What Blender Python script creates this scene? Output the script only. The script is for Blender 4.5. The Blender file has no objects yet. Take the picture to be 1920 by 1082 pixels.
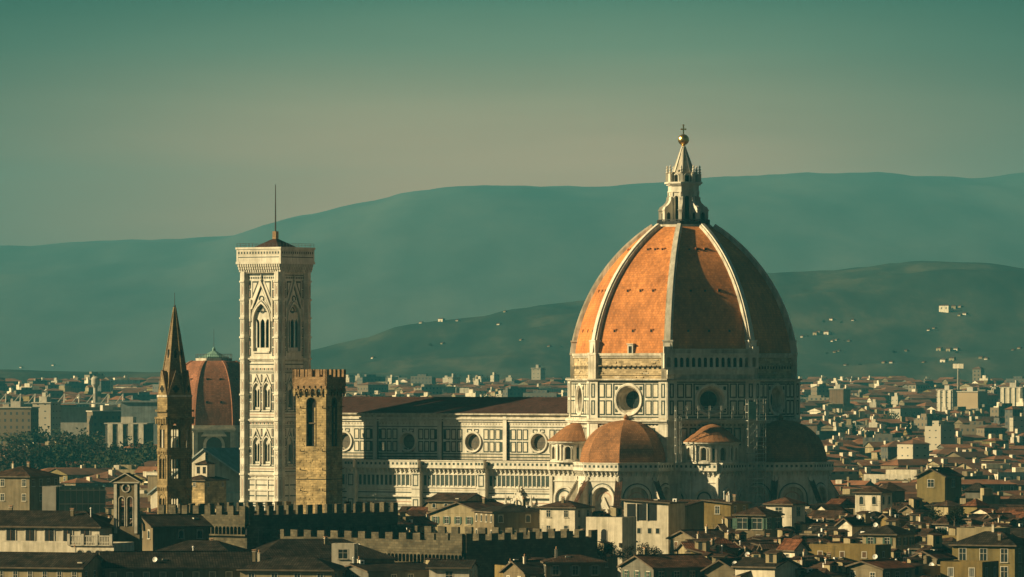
import bpy, math, random
from mathutils import Matrix, Vector

# ---------------------------------------------------------------- camera, sky, sun, exposure
scn = bpy.context.scene
COL = scn.collection
FPX = 11218.0            # focal length in pixels of a 1920 wide frame
HOR = 696.0              # row of the eye-level horizon
EYE = 54.0               # eye height above the cathedral square
rad = math.radians

cam = bpy.data.cameras.new("camera")
cam_ob = bpy.data.objects.new("camera", cam)
COL.objects.link(cam_ob)
cam_ob.location = (0, 0, EYE)
cam_ob.rotation_euler = (rad(90), 0, 0)
cam.sensor_width = 36
cam.lens = 36 * FPX / 1920
cam.shift_y = (HOR - 541) / 1920
cam.clip_start = 1
cam.clip_end = 60000
scn.camera = cam_ob

SUN_AZ, SUN_EL = -84.6, 24.0      # azimuth from the direction towards the viewer, negative to the left
sx, sy = math.sin(rad(SUN_AZ)), -math.cos(rad(SUN_AZ))
sdir = Vector((sx * math.cos(rad(SUN_EL)), sy * math.cos(rad(SUN_EL)), math.sin(rad(SUN_EL))))
sun = bpy.data.lights.new("sun", 'SUN')
sun.energy = 5.0
sun.angle = rad(0.5)
sun.color = (1.0, 0.80, 0.45)
sun_ob = bpy.data.objects.new("sun", sun)
COL.objects.link(sun_ob)
sun_ob.rotation_euler = sdir.to_track_quat('Z', 'Y').to_euler()
sun_ob.location = (-300, 900, 400)

world = bpy.data.worlds.new("World")
scn.world = world
world.use_nodes = True
nt = world.node_tree
nt.nodes.clear()
wo = nt.nodes.new('ShaderNodeOutputWorld')
bg = nt.nodes.new('ShaderNodeBackground')
bg.inputs['Strength'].default_value = 0.1
sky = nt.nodes.new('ShaderNodeTexSky')
sky.sky_type = 'NISHITA'
sky.sun_disc = False
sky.sun_elevation = rad(SUN_EL)
sky.sun_rotation = math.atan2(sx, sy)
sky.altitude = 100
sky.air_density = 1.0
sky.dust_density = 2.0
sky.ozone_density = 1.5
geo = nt.nodes.new('ShaderNodeTexCoord')
sep = nt.nodes.new('ShaderNodeSeparateXYZ')
nt.links.new(geo.outputs['Generated'], sep.inputs[0])
mr = nt.nodes.new('ShaderNodeMapRange')
mr.inputs['From Min'].default_value = 0.0
mr.inputs['From Max'].default_value = 0.2
nt.links.new(sep.outputs['Z'], mr.inputs['Value'])
def sky_ramp(stops):
    r = nt.nodes.new('ShaderNodeValToRGB')
    cr = r.color_ramp
    cr.interpolation = 'LINEAR'
    while len(cr.elements) < len(stops):
        cr.elements.new(0.5)
    for e, (p, c) in zip(cr.elements, stops):
        e.position = p
        e.color = (c[0], c[1], c[2], 1)
    nt.links.new(mr.outputs[0], r.inputs[0])
    return r
def sky_mix(kind, a, b):
    m = nt.nodes.new('ShaderNodeMixRGB')
    m.blend_type = kind
    m.inputs[0].default_value = 1.0
    nt.links.new(a, m.inputs[1])
    nt.links.new(b, m.inputs[2])
    return m.outputs[0]
def sky_range(src, a, b, c, d):
    m = nt.nodes.new('ShaderNodeMapRange')
    m.interpolation_type = 'SMOOTHSTEP'
    for k, v in zip(('From Min', 'From Max', 'To Min', 'To Max'), (a, b, c, d)):
        m.inputs[k].default_value = v
    nt.links.new(src, m.inputs['Value'])
    return m.outputs[0]
# the whole sky, and the evening glow low over the hills ahead that thins out to both sides
GLOW = [(0.0, (1.30, 0.54, 0.36)), (0.155, (1.30, 0.54, 0.36)), (0.19, (1.08, 0.51, 0.35)), (0.225, (0.78, 0.45, 0.31)), (0.27, (0.36, 0.31, 0.22)), (0.32, (0.09, 0.14, 0.10)), (0.45, (0.0, 0.0, 0.0))]
BASE = [(0.0, (0.03, 0.05, 0.05)), (0.3, (0.03, 0.06, 0.05)), (0.6, (0.08, 0.09, 0.075)), (1.0, (0.122, 0.118, 0.096))]
ab = nt.nodes.new('ShaderNodeMath'); ab.operation = 'ABSOLUTE'
nt.links.new(sep.outputs['X'], ab.inputs[0])
g = sky_mix('MULTIPLY', sky_ramp(GLOW).outputs[0], sky_range(ab.outputs[0], 0.01, 0.11, 1.0, 0.30))
g = sky_mix('MULTIPLY', g, sky_range(sep.outputs['Y'], 0.90, 0.985, 0.0, 1.0))
wv = nt.nodes.new('ShaderNodeMapping'); wv.inputs['Scale'].default_value = (9, 9, 70)
nt.links.new(geo.outputs['Generated'], wv.inputs['Vector'])
wn = nt.nodes.new('ShaderNodeTexNoise'); wn.inputs['Scale'].default_value = 1.0; wn.inputs['Detail'].default_value = 4.0
nt.links.new(wv.outputs[0], wn.inputs['Vector'])
g = sky_mix('MULTIPLY', g, sky_range(wn.outputs[0], 0.25, 0.75, 0.88, 1.12))
g = sky_mix('ADD', g, sky_ramp(BASE).outputs[0])
nt.links.new(sky_mix('MULTIPLY', sky.outputs[0], g), bg.inputs['Color'])
nt.links.new(bg.outputs[0], wo.inputs['Surface'])

scn.view_settings.view_transform = 'Standard'
scn.view_settings.look = 'None'
scn.view_settings.exposure = 0.9
scn.view_settings.gamma = 1.0
scn.render.engine = 'CYCLES'
scn.cycles.max_bounces = 5
scn.cycles.volume_bounces = 1
scn.cycles.diffuse_bounces = 2
scn.cycles.caustics_reflective = False
scn.cycles.caustics_refractive = False

HAZE_DENSITY = 5.2e-5
HAZE_COLOR = (0.09, 0.54, 0.70)

# ---------------------------------------------------------------- materials
def _node(t, kind, **inp):
    n = t.nodes.new(kind)
    for k, v in inp.items():
        n.inputs[k.replace('_', ' ')].default_value = v
    return n

def c4(c):
    return (c[0], c[1], c[2], 1)

def pmat(name, col, var=0.15, scale=0.25, rough=0.85, brick=None, streak=0.0, metal=0.0, bump=0.0, tint=None):
    """weathered surface: two scales of noise, optional courses (w, h, joint colour, joint size), optional vertical streaks"""
    m = bpy.data.materials.new(name)
    m.use_nodes = True
    t = m.node_tree
    p = t.nodes['Principled BSDF']
    p.inputs['Roughness'].default_value = rough
    p.inputs['Metallic'].default_value = metal
    p.inputs['Specular IOR Level'].default_value = 0.25
    g = t.nodes.new('ShaderNodeNewGeometry')
    n1 = _node(t, 'ShaderNodeTexNoise', Scale=scale, Detail=5.0, Roughness=0.65)
    t.links.new(g.outputs['Position'], n1.inputs['Vector'])
    lo = tuple(max(0, x * (1 - var)) for x in col)
    hi = tuple(min(1, x * (1 + var)) for x in (tint or col))
    r = t.nodes.new('ShaderNodeValToRGB')
    r.color_ramp.elements[0].position = 0.36
    r.color_ramp.elements[0].color = c4(lo)
    r.color_ramp.elements[1].position = 0.64
    r.color_ramp.elements[1].color = c4(hi)
    t.links.new(n1.outputs[0], r.inputs[0])
    out = r.outputs[0]
    if streak:
        mp = t.nodes.new('ShaderNodeMapping')
        mp.inputs['Scale'].default_value = (1.1, 1.1, 0.09)
        t.links.new(g.outputs['Position'], mp.inputs['Vector'])
        n2 = _node(t, 'ShaderNodeTexNoise', Scale=1.0, Detail=4.0, Roughness=0.6)
        t.links.new(mp.outputs[0], n2.inputs['Vector'])
        r2 = t.nodes.new('ShaderNodeValToRGB')
        r2.color_ramp.elements[0].position = 0.38
        r2.color_ramp.elements[0].color = (1 - streak, 1 - streak, 1 - streak * 1.1, 1)
        r2.color_ramp.elements[1].position = 0.58
        r2.color_ramp.elements[1].color = (1, 1, 1, 1)
        t.links.new(n2.outputs[0], r2.inputs[0])
        mm = t.nodes.new('ShaderNodeMixRGB')
        mm.blend_type = 'MULTIPLY'
        mm.inputs[0].default_value = 1
        t.links.new(out, mm.inputs[1])
        t.links.new(r2.outputs[0], mm.inputs[2])
        out = mm.outputs[0]
    if brick:
        w, h, jc, js, off = brick
        uv = t.nodes.new('ShaderNodeUVMap')
        b = t.nodes.new('ShaderNodeTexBrick')
        b.inputs['Scale'].default_value = 1.0
        b.inputs['Brick Width'].default_value = w
        b.inputs['Row Height'].default_value = h
        b.inputs['Mortar Size'].default_value = js
        b.inputs['Mortar Smooth'].default_value = 0.1
        b.inputs['Bias'].default_value = 0.0
        b.offset = off
        b.inputs['Color1'].default_value = (0.72, 0.72, 0.72, 1)
        b.inputs['Color2'].default_value = (1.28, 1.28, 1.28, 1)
        b.inputs['Mortar'].default_value = c4(jc)
        t.links.new(uv.outputs[0], b.inputs['Vector'])
        mm = t.nodes.new('ShaderNodeMixRGB')
        mm.blend_type = 'MULTIPLY'
        mm.inputs[0].default_value = 1
        t.links.new(out, mm.inputs[1])
        t.links.new(b.outputs[0], mm.inputs[2])
        out = mm.outputs[0]
        if bump:
            bp = _node(t, 'ShaderNodeBump', Strength=bump, Distance=0.1)
            t.links.new(b.outputs['Color'], bp.inputs['Height'])
            t.links.new(bp.outputs[0], p.inputs['Normal'])
    t.links.new(out, p.inputs['Base Color'])
    return m

def blockmat(name, wall, win=(0.03, 0.035, 0.04), bw=3.2, bh=3.1, js=0.9):
    """plaster of a far block with its rows of windows"""
    m = bpy.data.materials.new(name)
    m.use_nodes = True
    t = m.node_tree
    p = t.nodes['Principled BSDF']
    p.inputs['Roughness'].default_value = 0.8
    uv = t.nodes.new('ShaderNodeUVMap')
    b = t.nodes.new('ShaderNodeTexBrick')
    b.offset = 0.0
    b.inputs['Scale'].default_value = 1.0
    b.inputs['Brick Width'].default_value = bw
    b.inputs['Row Height'].default_value = bh
    b.inputs['Mortar Size'].default_value = js
    b.inputs['Mortar Smooth'].default_value = 0.0
    b.inputs['Color1'].default_value = c4(win)
    b.inputs['Color2'].default_value = c4([x * 1.6 for x in win])
    b.inputs['Mortar'].default_value = c4(wall)
    t.links.new(uv.outputs[0], b.inputs['Vector'])
    g = t.nodes.new('ShaderNodeNewGeometry')
    n1 = _node(t, 'ShaderNodeTexNoise', Scale=0.08, Detail=4.0)
    t.links.new(g.outputs['Position'], n1.inputs['Vector'])
    mm = t.nodes.new('ShaderNodeMixRGB')
    mm.blend_type = 'MULTIPLY'
    mm.inputs[0].default_value = 0.45
    t.links.new(b.outputs[0], mm.inputs[1])
    t.links.new(n1.outputs[0], mm.inputs[2])
    t.links.new(mm.outputs[0], p.inputs['Base Color'])
    return m

M = {}
M['marble'] = pmat('white_marble', (0.62, 0.575, 0.485), 0.16, 0.35, 0.6, streak=0.22)
M['marble_old'] = pmat('stained_marble', (0.52, 0.46, 0.37), 0.3, 0.3, 0.7, streak=0.35)
M['green'] = pmat('green_marble', (0.03, 0.05, 0.043), 0.3, 0.4, 0.6)
M['pink'] = pmat('pink_marble', (0.42, 0.27, 0.2), 0.2, 0.4, 0.6)
M['panel'] = pmat('panel_marble', (0.64, 0.57, 0.45), 0.14, 0.5, 0.6, streak=0.12)
M['rough'] = pmat('rough_masonry', (0.40, 0.31, 0.19), 0.25, 0.5, 0.95, brick=(1.3, 0.5, (0.6, 0.6, 0.6), 0.03, 0.5))
M['dometile'] = pmat('dome_tiles', (0.46, 0.165, 0.046), 0.14, 0.12, 0.8, brick=(0.85, 0.62, (0.62, 0.6, 0.6), 0.05, 0.5), streak=0.27, tint=(0.56, 0.21, 0.06))
for n_ in M['dometile'].node_tree.nodes:
    if n_.type == 'TEX_BRICK':
        n_.inputs['Color1'].default_value = (0.84, 0.84, 0.84, 1); n_.inputs['Color2'].default_value = (1.16, 1.15, 1.13, 1); n_.inputs['Mortar'].default_value = (0.74, 0.72, 0.72, 1)
M['naveroof'] = pmat('nave_roof_tiles', (0.052, 0.026, 0.021), 0.2, 0.2, 0.9, brick=(0.5, 0.7, (0.7, 0.7, 0.7), 0.05, 0.5))
M['smalltile'] = pmat('apse_tiles', (0.25, 0.11, 0.043), 0.25, 0.3, 0.85, brick=(0.5, 0.5, (0.65, 0.65, 0.65), 0.05, 0.5))
M['glass'] = pmat('dark_glass', (0.020, 0.028, 0.028), 0.3, 0.6, 0.25)
M['oldglass_niche_shade'] = pmat('leaded_glass_and_niche_shade', (0.10, 0.085, 0.065), 0.25, 1.2, 0.4)  # window panes; also the dark niche backs, where it stands in for shade
M['void'] = pmat('dark_opening', (0.012, 0.013, 0.013), 0.3, 0.6, 0.9)  # near-black standing in for the unlit depth of openings
M['gold'] = pmat('gilded_copper', (0.85, 0.55, 0.18), 0.1, 1.0, 0.3, metal=1.0)
M['iron'] = pmat('dark_iron', (0.05, 0.05, 0.05), 0.2, 1.0, 0.6)
M['steel'] = pmat('scaffold_steel', (0.42, 0.41, 0.36), 0.2, 1.0, 0.5)
M['copper'] = pmat('green_copper', (0.17, 0.29, 0.24), 0.25, 0.4, 0.6)
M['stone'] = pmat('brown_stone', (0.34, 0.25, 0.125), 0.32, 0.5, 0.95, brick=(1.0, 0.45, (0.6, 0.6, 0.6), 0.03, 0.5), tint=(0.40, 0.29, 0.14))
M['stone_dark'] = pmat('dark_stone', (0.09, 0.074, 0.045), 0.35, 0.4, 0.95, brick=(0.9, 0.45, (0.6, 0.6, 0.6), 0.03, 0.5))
M['brickred'] = pmat('red_brick', (0.29, 0.18, 0.092), 0.25, 0.6, 0.9, brick=(0.5, 0.25, (0.7, 0.7, 0.7), 0.03, 0.5))
M['spiretile'] = pmat('spire_tiles', (0.20, 0.135, 0.075), 0.25, 0.4, 0.9, brick=(0.4, 0.4, (0.7, 0.7, 0.7), 0.04, 0.5))
M['lead'] = pmat('grey_lead', (0.30, 0.33, 0.31), 0.2, 0.3, 0.6, streak=0.2)
M['slate'] = pmat('grey_green_slate', (0.13, 0.17, 0.15), 0.25, 0.3, 0.7, streak=0.2)
# plasters
PL = {
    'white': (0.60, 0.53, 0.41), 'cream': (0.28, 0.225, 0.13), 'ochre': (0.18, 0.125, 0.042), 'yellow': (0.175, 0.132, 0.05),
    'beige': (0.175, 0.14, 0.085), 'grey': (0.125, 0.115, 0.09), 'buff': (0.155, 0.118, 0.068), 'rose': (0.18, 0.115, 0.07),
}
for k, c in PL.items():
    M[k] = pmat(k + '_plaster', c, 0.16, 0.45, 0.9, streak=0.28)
RT = {'brown': (0.060, 0.035, 0.023), 'red': (0.135, 0.054, 0.029), 'dark': (0.032, 0.025, 0.019), 'rust': (0.090, 0.045, 0.027)}
for k, c in RT.items():
    M['t_' + k] = pmat(k + '_roof_tiles', c, 0.5, 0.45, 0.95, brick=(0.46, 0.9, (0.40, 0.40, 0.40), 0.07, 0.0), streak=0.25)
M['far_red'] = pmat('far_red_tiles', (0.20, 0.088, 0.046), 0.35, 0.12, 0.95)
M['far_brown'] = pmat('far_brown_tiles', (0.13, 0.066, 0.04), 0.35, 0.12, 0.95)
M['sill'] = pmat('sill_stone', (0.42, 0.38, 0.30), 0.2, 0.8, 0.9)
M['shut_green'] = pmat('green_shutter', (0.045, 0.085, 0.06), 0.2, 1.5, 0.7)
M['shut_brown'] = pmat('brown_shutter', (0.12, 0.065, 0.03), 0.2, 1.5, 0.7)
M['shut_grey'] = pmat('grey_shutter', (0.16, 0.16, 0.14), 0.2, 1.5, 0.7)
M['dish'] = pmat('dish_enamel', (0.72, 0.70, 0.64), 0.08, 1.5, 0.5)
M['pot'] = pmat('clay_pot', (0.42, 0.24, 0.14), 0.2, 1.5, 0.9)
M['greenglass'] = pmat('greenish_glass', (0.11, 0.17, 0.14), 0.25, 0.2, 0.2)
M['concrete'] = pmat('pale_concrete', (0.42, 0.38, 0.31), 0.12, 0.4, 0.9, streak=0.15)
M['bark'] = pmat('bark', (0.10, 0.075, 0.05), 0.3, 1.0, 0.95)
M['leaf_dark'] = pmat('dark_foliage', (0.022, 0.030, 0.015), 0.4, 0.5, 0.8)
M['leaf_mid'] = pmat('olive_foliage', (0.038, 0.042, 0.020), 0.4, 0.5, 0.8)
M['leaf_brown'] = pmat('bare_winter_twigs', (0.055, 0.045, 0.028), 0.4, 0.5, 0.9)

M['stone_warm'] = pmat('warm_brown_stone', (0.23, 0.165, 0.08), 0.3, 0.5, 0.95, brick=(0.8, 0.4, (0.6, 0.6, 0.6), 0.03, 0.5))
for k in ('leaf_dark', 'leaf_mid', 'leaf_brown', 't_dark', 't_brown', 't_red', 't_rust', 'far_red', 'far_brown', 'naveroof'):
    M[k].node_tree.nodes['Principled BSDF'].inputs['Specular IOR Level'].default_value = 0.03

# ---------------------------------------------------------------- mesh builder
class MB:
    """collects faces in the current frame; build() links them as one mesh object with metre-scaled UVs"""
    def __init__(s):
        s.v = []; s.f = []; s.mi = []; s.mats = []; s.uv = {}; s.M = Matrix(); s.sm = set()

    def frame(s, ang=0.0, off=(0, 0, 0), base=None):
        """a wall frame: x to the right seen from outside, y inwards, z up; ang = facing, degrees, 0 towards -Y"""
        s.M = (base or Matrix()) @ Matrix.Rotation(rad(ang), 4, 'Z') @ Matrix.Translation(off)
        return s.M

    def slot(s, m):
        if m not in s.mats:
            s.mats.append(m)
        return s.mats.index(m)

    def face(s, pts, m, uvs=None, smooth=False):
        b = len(s.v)
        for p in pts:
            q = s.M @ Vector(p)
            s.v.append((q.x, q.y, q.z))
        if uvs:
            s.uv[len(s.f)] = uvs
        if smooth:
            s.sm.add(len(s.f))
        s.f.append(tuple(range(b, b + len(pts))))
        s.mi.append(s.slot(m))

    def box(s, x0, x1, y0, y1, z0, z1, m, bottom=True):
        P = [(x0, y0, z0), (x1, y0, z0), (x1, y1, z0), (x0, y1, z0), (x0, y0, z1), (x1, y0, z1), (x1, y1, z1), (x0, y1, z1)]
        for q in ((0, 1, 5, 4), (1, 2, 6, 5), (2, 3, 7, 6), (3, 0, 4, 7), (4, 5, 6, 7)):
            s.face([P[i] for i in q], m)
        if bottom:
            s.face([P[i] for i in (3, 2, 1, 0)], m)

    def rect(s, x0, x1, z0, z1, y, m):
        s.face([(x0, y, z0), (x1, y, z0), (x1, y, z1), (x0, y, z1)], m)

    def rim(s, x0, x1, z0, z1, t, y, m):
        """flat inlaid frame"""
        s.rect(x0, x1, z0, z0 + t, y, m); s.rect(x0, x1, z1 - t, z1, y, m)
        s.rect(x0, x0 + t, z0 + t, z1 - t, y, m); s.rect(x1 - t, x1, z0 + t, z1 - t, y, m)

    def prism(s, poly, z0, z1, m, top=True, bottom=False, mtop=None):
        n = len(poly)
        for i in range(n):
            a, b = poly[i], poly[(i + 1) % n]
            s.face([(a[0], a[1], z0), (b[0], b[1], z0), (b[0], b[1], z1), (a[0], a[1], z1)], m)
        if top:
            s.face([(p[0], p[1], z1) for p in poly], mtop or m)
        if bottom:
            s.face([(p[0], p[1], z0) for p in reversed(poly)], m)

    def loft(s, polys, m, closed=True, smooth=False):
        """polys: list of rings of 3D points"""
        for A, B in zip(polys, polys[1:]):
            n = len(A)
            for i in range(n if closed else n - 1):
                j = (i + 1) % n
                s.face([A[i], A[j], B[j], B[i]], m, smooth=smooth)

    def lathe(s, prof, n, m, cx=0, cy=0, rot=0, smooth=True):
        rings = [[(cx + r * math.sin(rad(rot) + 2 * math.pi * k / n), cy - r * math.cos(rad(rot) + 2 * math.pi * k / n), z) for k in range(n)] for r, z in prof]
        s.loft(rings, m, smooth=smooth)
        if prof[-1][0] > 1e-3:
            s.face(rings[-1], m)

    def extr(s, poly, y0, y1, m, cap=True):
        """outline in x,z pushed from y0 to y1"""
        n = len(poly)
        if cap:
            s.face([(p[0], y0, p[1]) for p in poly], m)
            s.face([(p[0], y1, p[1]) for p in reversed(poly)], m)
        for i in range(n):
            a, b = poly[i], poly[(i + 1) % n]
            s.face([(a[0], y0, a[1]), (a[0], y1, a[1]), (b[0], y1, b[1]), (b[0], y0, b[1])], m)

    def archpts(s, cx, hw, zs, pointed=False, n=8):
        """points of the arch from left springing to right springing"""
        out = []
        if pointed:
            R = hw * 2.0
            amax = math.acos((R - hw) / R)
            for i in range(n + 1):
                a = amax * i / n
                out.append((cx + (R - hw) - R * math.cos(a), zs + R * math.sin(a)))
            for i in range(n - 1, -1, -1):
                a = amax * i / n
                out.append((cx - (R - hw) + R * math.cos(a), zs + R * math.sin(a)))
        else:
            for i in range(2 * n + 1):
                a = math.pi * (1 - i / (2 * n))
                out.append((cx + hw * math.cos(a), zs + hw * math.sin(a)))
        return out

    def archwall(s, x0, x1, z0, z1, cx, hw, zb, zs, y, dep, m, mr=None, pointed=False, back=None):
        """wall piece with one arched opening, its reveals, and a pane at the back if asked"""
        mr = mr or m
        A = s.archpts(cx, hw, zs, pointed, 6)
        if cx - hw > x0: s.rect(x0, cx - hw, z0, z1, y, m)
        if cx + hw < x1: s.rect(cx + hw, x1, z0, z1, y, m)
        if zb > z0: s.rect(cx - hw, cx + hw, z0, zb, y, m)
        for a, b in zip(A, A[1:]):
            s.face([(a[0], y, a[1]), (b[0], y, b[1]), (b[0], y, z1), (a[0], y, z1)], m)
            s.face([(a[0], y, a[1]), (a[0], y + dep, a[1]), (b[0], y + dep, b[1]), (b[0], y, b[1])], mr)
        for x, sg in ((cx - hw, 1), (cx + hw, -1)):
            s.face([(x, y, zb), (x, y, zs), (x, y + dep, zs), (x, y + dep, zb)], mr)
        s.face([(cx - hw, y, zb), (cx + hw, y, zb), (cx + hw, y + dep, zb), (cx - hw, y + dep, zb)], mr)
        if back:
            s.face([(cx - hw, y + dep, zb), (cx + hw, y + dep, zb)] + [(a[0], y + dep, a[1]) for a in reversed(A)], back)

    def archband(s, cx, hw, t, zs, y, m, pointed=False, dep=0.12, zb=None):
        """raised moulding round an arch"""
        A = s.archpts(cx, hw, zs, pointed, 7); B = s.archpts(cx, hw + t, zs, pointed, 7)
        if zb is not None:
            A = [(cx - hw, zb)] + A + [(cx + hw, zb)]; B = [(cx - hw - t, zb)] + B + [(cx + hw + t, zb)]
        for (a, b), (c, d) in zip(zip(A, A[1:]), zip(B, B[1:])):
            s.face([(a[0], y - dep, a[1]), (b[0], y - dep, b[1]), (d[0], y - dep, d[1]), (c[0], y - dep, c[1])], m)
            s.face([(a[0], y - dep, a[1]), (b[0], y - dep, b[1]), (b[0], y, b[1]), (a[0], y, a[1])], m)
            s.face([(c[0], y - dep, c[1]), (d[0], y - dep, d[1]), (d[0], y, d[1]), (c[0], y, c[1])], m)

    def roundhole(s, x0, x1, z0, z1, cx, cz, r, y, m, n=32):
        """wall piece with one round hole"""
        h = r * 1.08
        s.rect(x0, cx - h, z0, z1, y, m); s.rect(cx + h, x1, z0, z1, y, m)
        s.rect(cx - h, cx + h, z0, cz - h, y, m); s.rect(cx - h, cx + h, cz + h, z1, y, m)
        def sq(a):
            c, d = math.cos(a), math.sin(a); k = h / max(abs(c), abs(d))
            return (cx + c * k, cz + d * k)
        for i in range(n):
            a, b = 2 * math.pi * i / n, 2 * math.pi * (i + 1) / n
            p, q = sq(a), sq(b)
            s.face([(cx + r * math.cos(a), y, cz + r * math.sin(a)), (p[0], y, p[1]), (q[0], y, q[1]), (cx + r * math.cos(b), y, cz + r * math.sin(b))], m)

    def ringband(s, cx, cz, prof, m, n=32):
        """turned round moulding: prof = list of (radius, y)"""
        for (r0, y0), (r1, y1) in zip(prof, prof[1:]):
            for i in range(n):
                a, b = 2 * math.pi * i / n, 2 * math.pi * (i + 1) / n
                s.face([(cx + r0 * math.cos(a), y0, cz + r0 * math.sin(a)), (cx + r0 * math.cos(b), y0, cz + r0 * math.sin(b)),
                        (cx + r1 * math.cos(b), y1, cz + r1 * math.sin(b)), (cx + r1 * math.cos(a), y1, cz + r1 * math.sin(a))], m)

    def disc(s, cx, cz, r, y, m, n=32):
        s.face([(cx + r * math.cos(2 * math.pi * i / n), y, cz + r * math.sin(2 * math.pi * i / n)) for i in range(n)], m)

    def tube(s, a, b, r, m, n=6):
        a, b = Vector(a), Vector(b); d = (b - a).normalized()
        u = d.orthogonal().normalized(); w = d.cross(u)
        A = [a + (u * math.cos(2 * math.pi * i / n) + w * math.sin(2 * math.pi * i / n)) * r for i in range(n)]
        B = [p + (b - a) for p in A]
        for i in range(n):
            s.face([A[i], A[(i + 1) % n], B[(i + 1) % n], B[i]], m)
        s.face(A, m); s.face(B, m)

    def data(s, name):
        me = bpy.data.meshes.new(name)
        me.from_pydata(s.v, [], s.f)
        for m in s.mats:
            me.materials.append(M[m])
        me.polygons.foreach_set('material_index', s.mi)
        if s.sm:
            me.polygons.foreach_set('use_smooth', [i in s.sm for i in range(len(s.f))])
        uvl = me.uv_layers.new(name='UVMap')
        out = []
        for fi, f in enumerate(s.f):
            if fi in s.uv:
                for q in s.uv[fi]: out.extend(q)
                continue
            P = [s.v[i] for i in f]
            # Newell normal
            nx = ny = nz = 0.0
            for (ax, ay, az), (bx, by, bz) in zip(P, P[1:] + P[:1]):
                nx += (ay - by) * (az + bz); ny += (az - bz) * (ax + bx); nz += (ax - bx) * (ay + by)
            l = math.sqrt(nx * nx + ny * ny + nz * nz) or 1.0
            nx /= l; ny /= l; nz /= l
            if abs(nz) > 0.97 or nx * nx + ny * ny < 1e-9:
                for p in P: out.extend((p[0], p[1]))
            else:
                h = math.hypot(nx, ny); tx, ty = -ny / h, nx / h
                ux, uy, uz = ny * 0 - nz * ty, nz * tx, nx * ty - ny * tx
                for p in P:
                    out.extend((p[0] * tx + p[1] * ty, p[0] * ux + p[1] * uy + p[2] * uz))
        uvl.data.foreach_set('uv', out)
        me.validate()
        return me

    def build(s, name, parent=None, **kw):
        return put(name, s.data(name), parent, **kw)

def put(name, me, parent=None, loc=None, rotz=0.0, **kw):
    o = bpy.data.objects.new(name, me)
    COL.objects.link(o)
    if parent: o.parent = parent
    if loc: o.location = loc
    if rotz: o.rotation_euler = (0, 0, rad(rotz))
    for k, v in kw.items(): o[k] = v
    return o

def thing(name, label, cat, loc=(0, 0, 0), rotz=0.0, group=None):
    o = bpy.data.objects.new(name, None)
    COL.objects.link(o)
    o.location = loc
    o.rotation_euler = (0, 0, rad(rotz))
    o['label'] = label; o['category'] = cat
    if group: o['group'] = group
    return o

def wx(px, D):
    return (px - 960) * D / FPX

def wz(py, D):
    return EYE - (py - HOR) * D / FPX

def ground_z(D):
    t = min(1, max(0, (D - 1700) / 3200.0))
    return 40 * (t * t * (3 - 2 * t) * 0.25 + t * 0.75)

def octring(R, z, rot=22.5, n=8):
    return [(R * math.sin(rad(rot + 360.0 / n * k)), -R * math.cos(rad(rot + 360.0 / n * k)), z) for k in range(n)]

def ring2(R, rot=22.5, n=8, cx=0, cy=0):
    return [(cx + R * math.sin(rad(rot + 360.0 / n * k)), cy - R * math.cos(rad(rot + 360.0 / n * k))) for k in range(n)]

# ---------------------------------------------------------------- cathedral (local frame: x along the nave to the apse, -y to the south side)
DX, DY = wx(1281.5, 1480), 1480.0
cath = thing('cathedral', 'great marble cathedral with an octagonal orange tiled dome and white lantern', 'cathedral', (DX, DY, 0), -32)
FACES = (-45, 0, 45, 90, 135, 180, 225, 270)
HALF = math.tan(rad(22.5))

def corbel_gallery(b, x0, x1, y, z1, step=1.3, m='marble', top=1.45, cor=1.75, proj=0.95):
    """projecting pierced parapet on a row of arched brackets; the wall face is at y"""
    zt, zb = z1 - top, z1 - top - cor
    b.box(x0, x1, y - proj, y, zt - 0.25, z1 - 0.15, m)
    b.box(x0, x1, y - proj - 0.15, y - 0.05, z1 - 0.15, z1 + 0.1, m)
    b.box(x0, x1, y - proj - 0.12, y - 0.05, zt - 0.45, zt - 0.25, m)
    n = max(1, int(round((x1 - x0) / step)))
    st = (x1 - x0) / n
    for i in range(n):
        cx = x0 + (i + 0.5) * st
        b.rect(cx - 0.3, cx + 0.3, zt + 0.35, zt + 0.95, y - proj - 0.02, 'green')
        # bracket: stepped profile in y,z
        for (a, c, d) in ((0.25, zb, zb + 0.55), (0.55, zb + 0.55, zb + 1.1), (0.85, zb + 1.1, zt - 0.45)):
            b.box(x0 + i * st - 0.16, x0 + i * st + 0.16, y - a, y, c, d, m)
        A = b.archpts(cx, st / 2 - 0.18, zt - 1.0, False, 3)
        for p, q in zip(A, A[1:]):
            b.face([(p[0], y - 0.7, p[1]), (q[0], y - 0.7, q[1]), (q[0], y - 0.7, zt - 0.45), (p[0], y - 0.7, zt - 0.45)], m)

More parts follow.
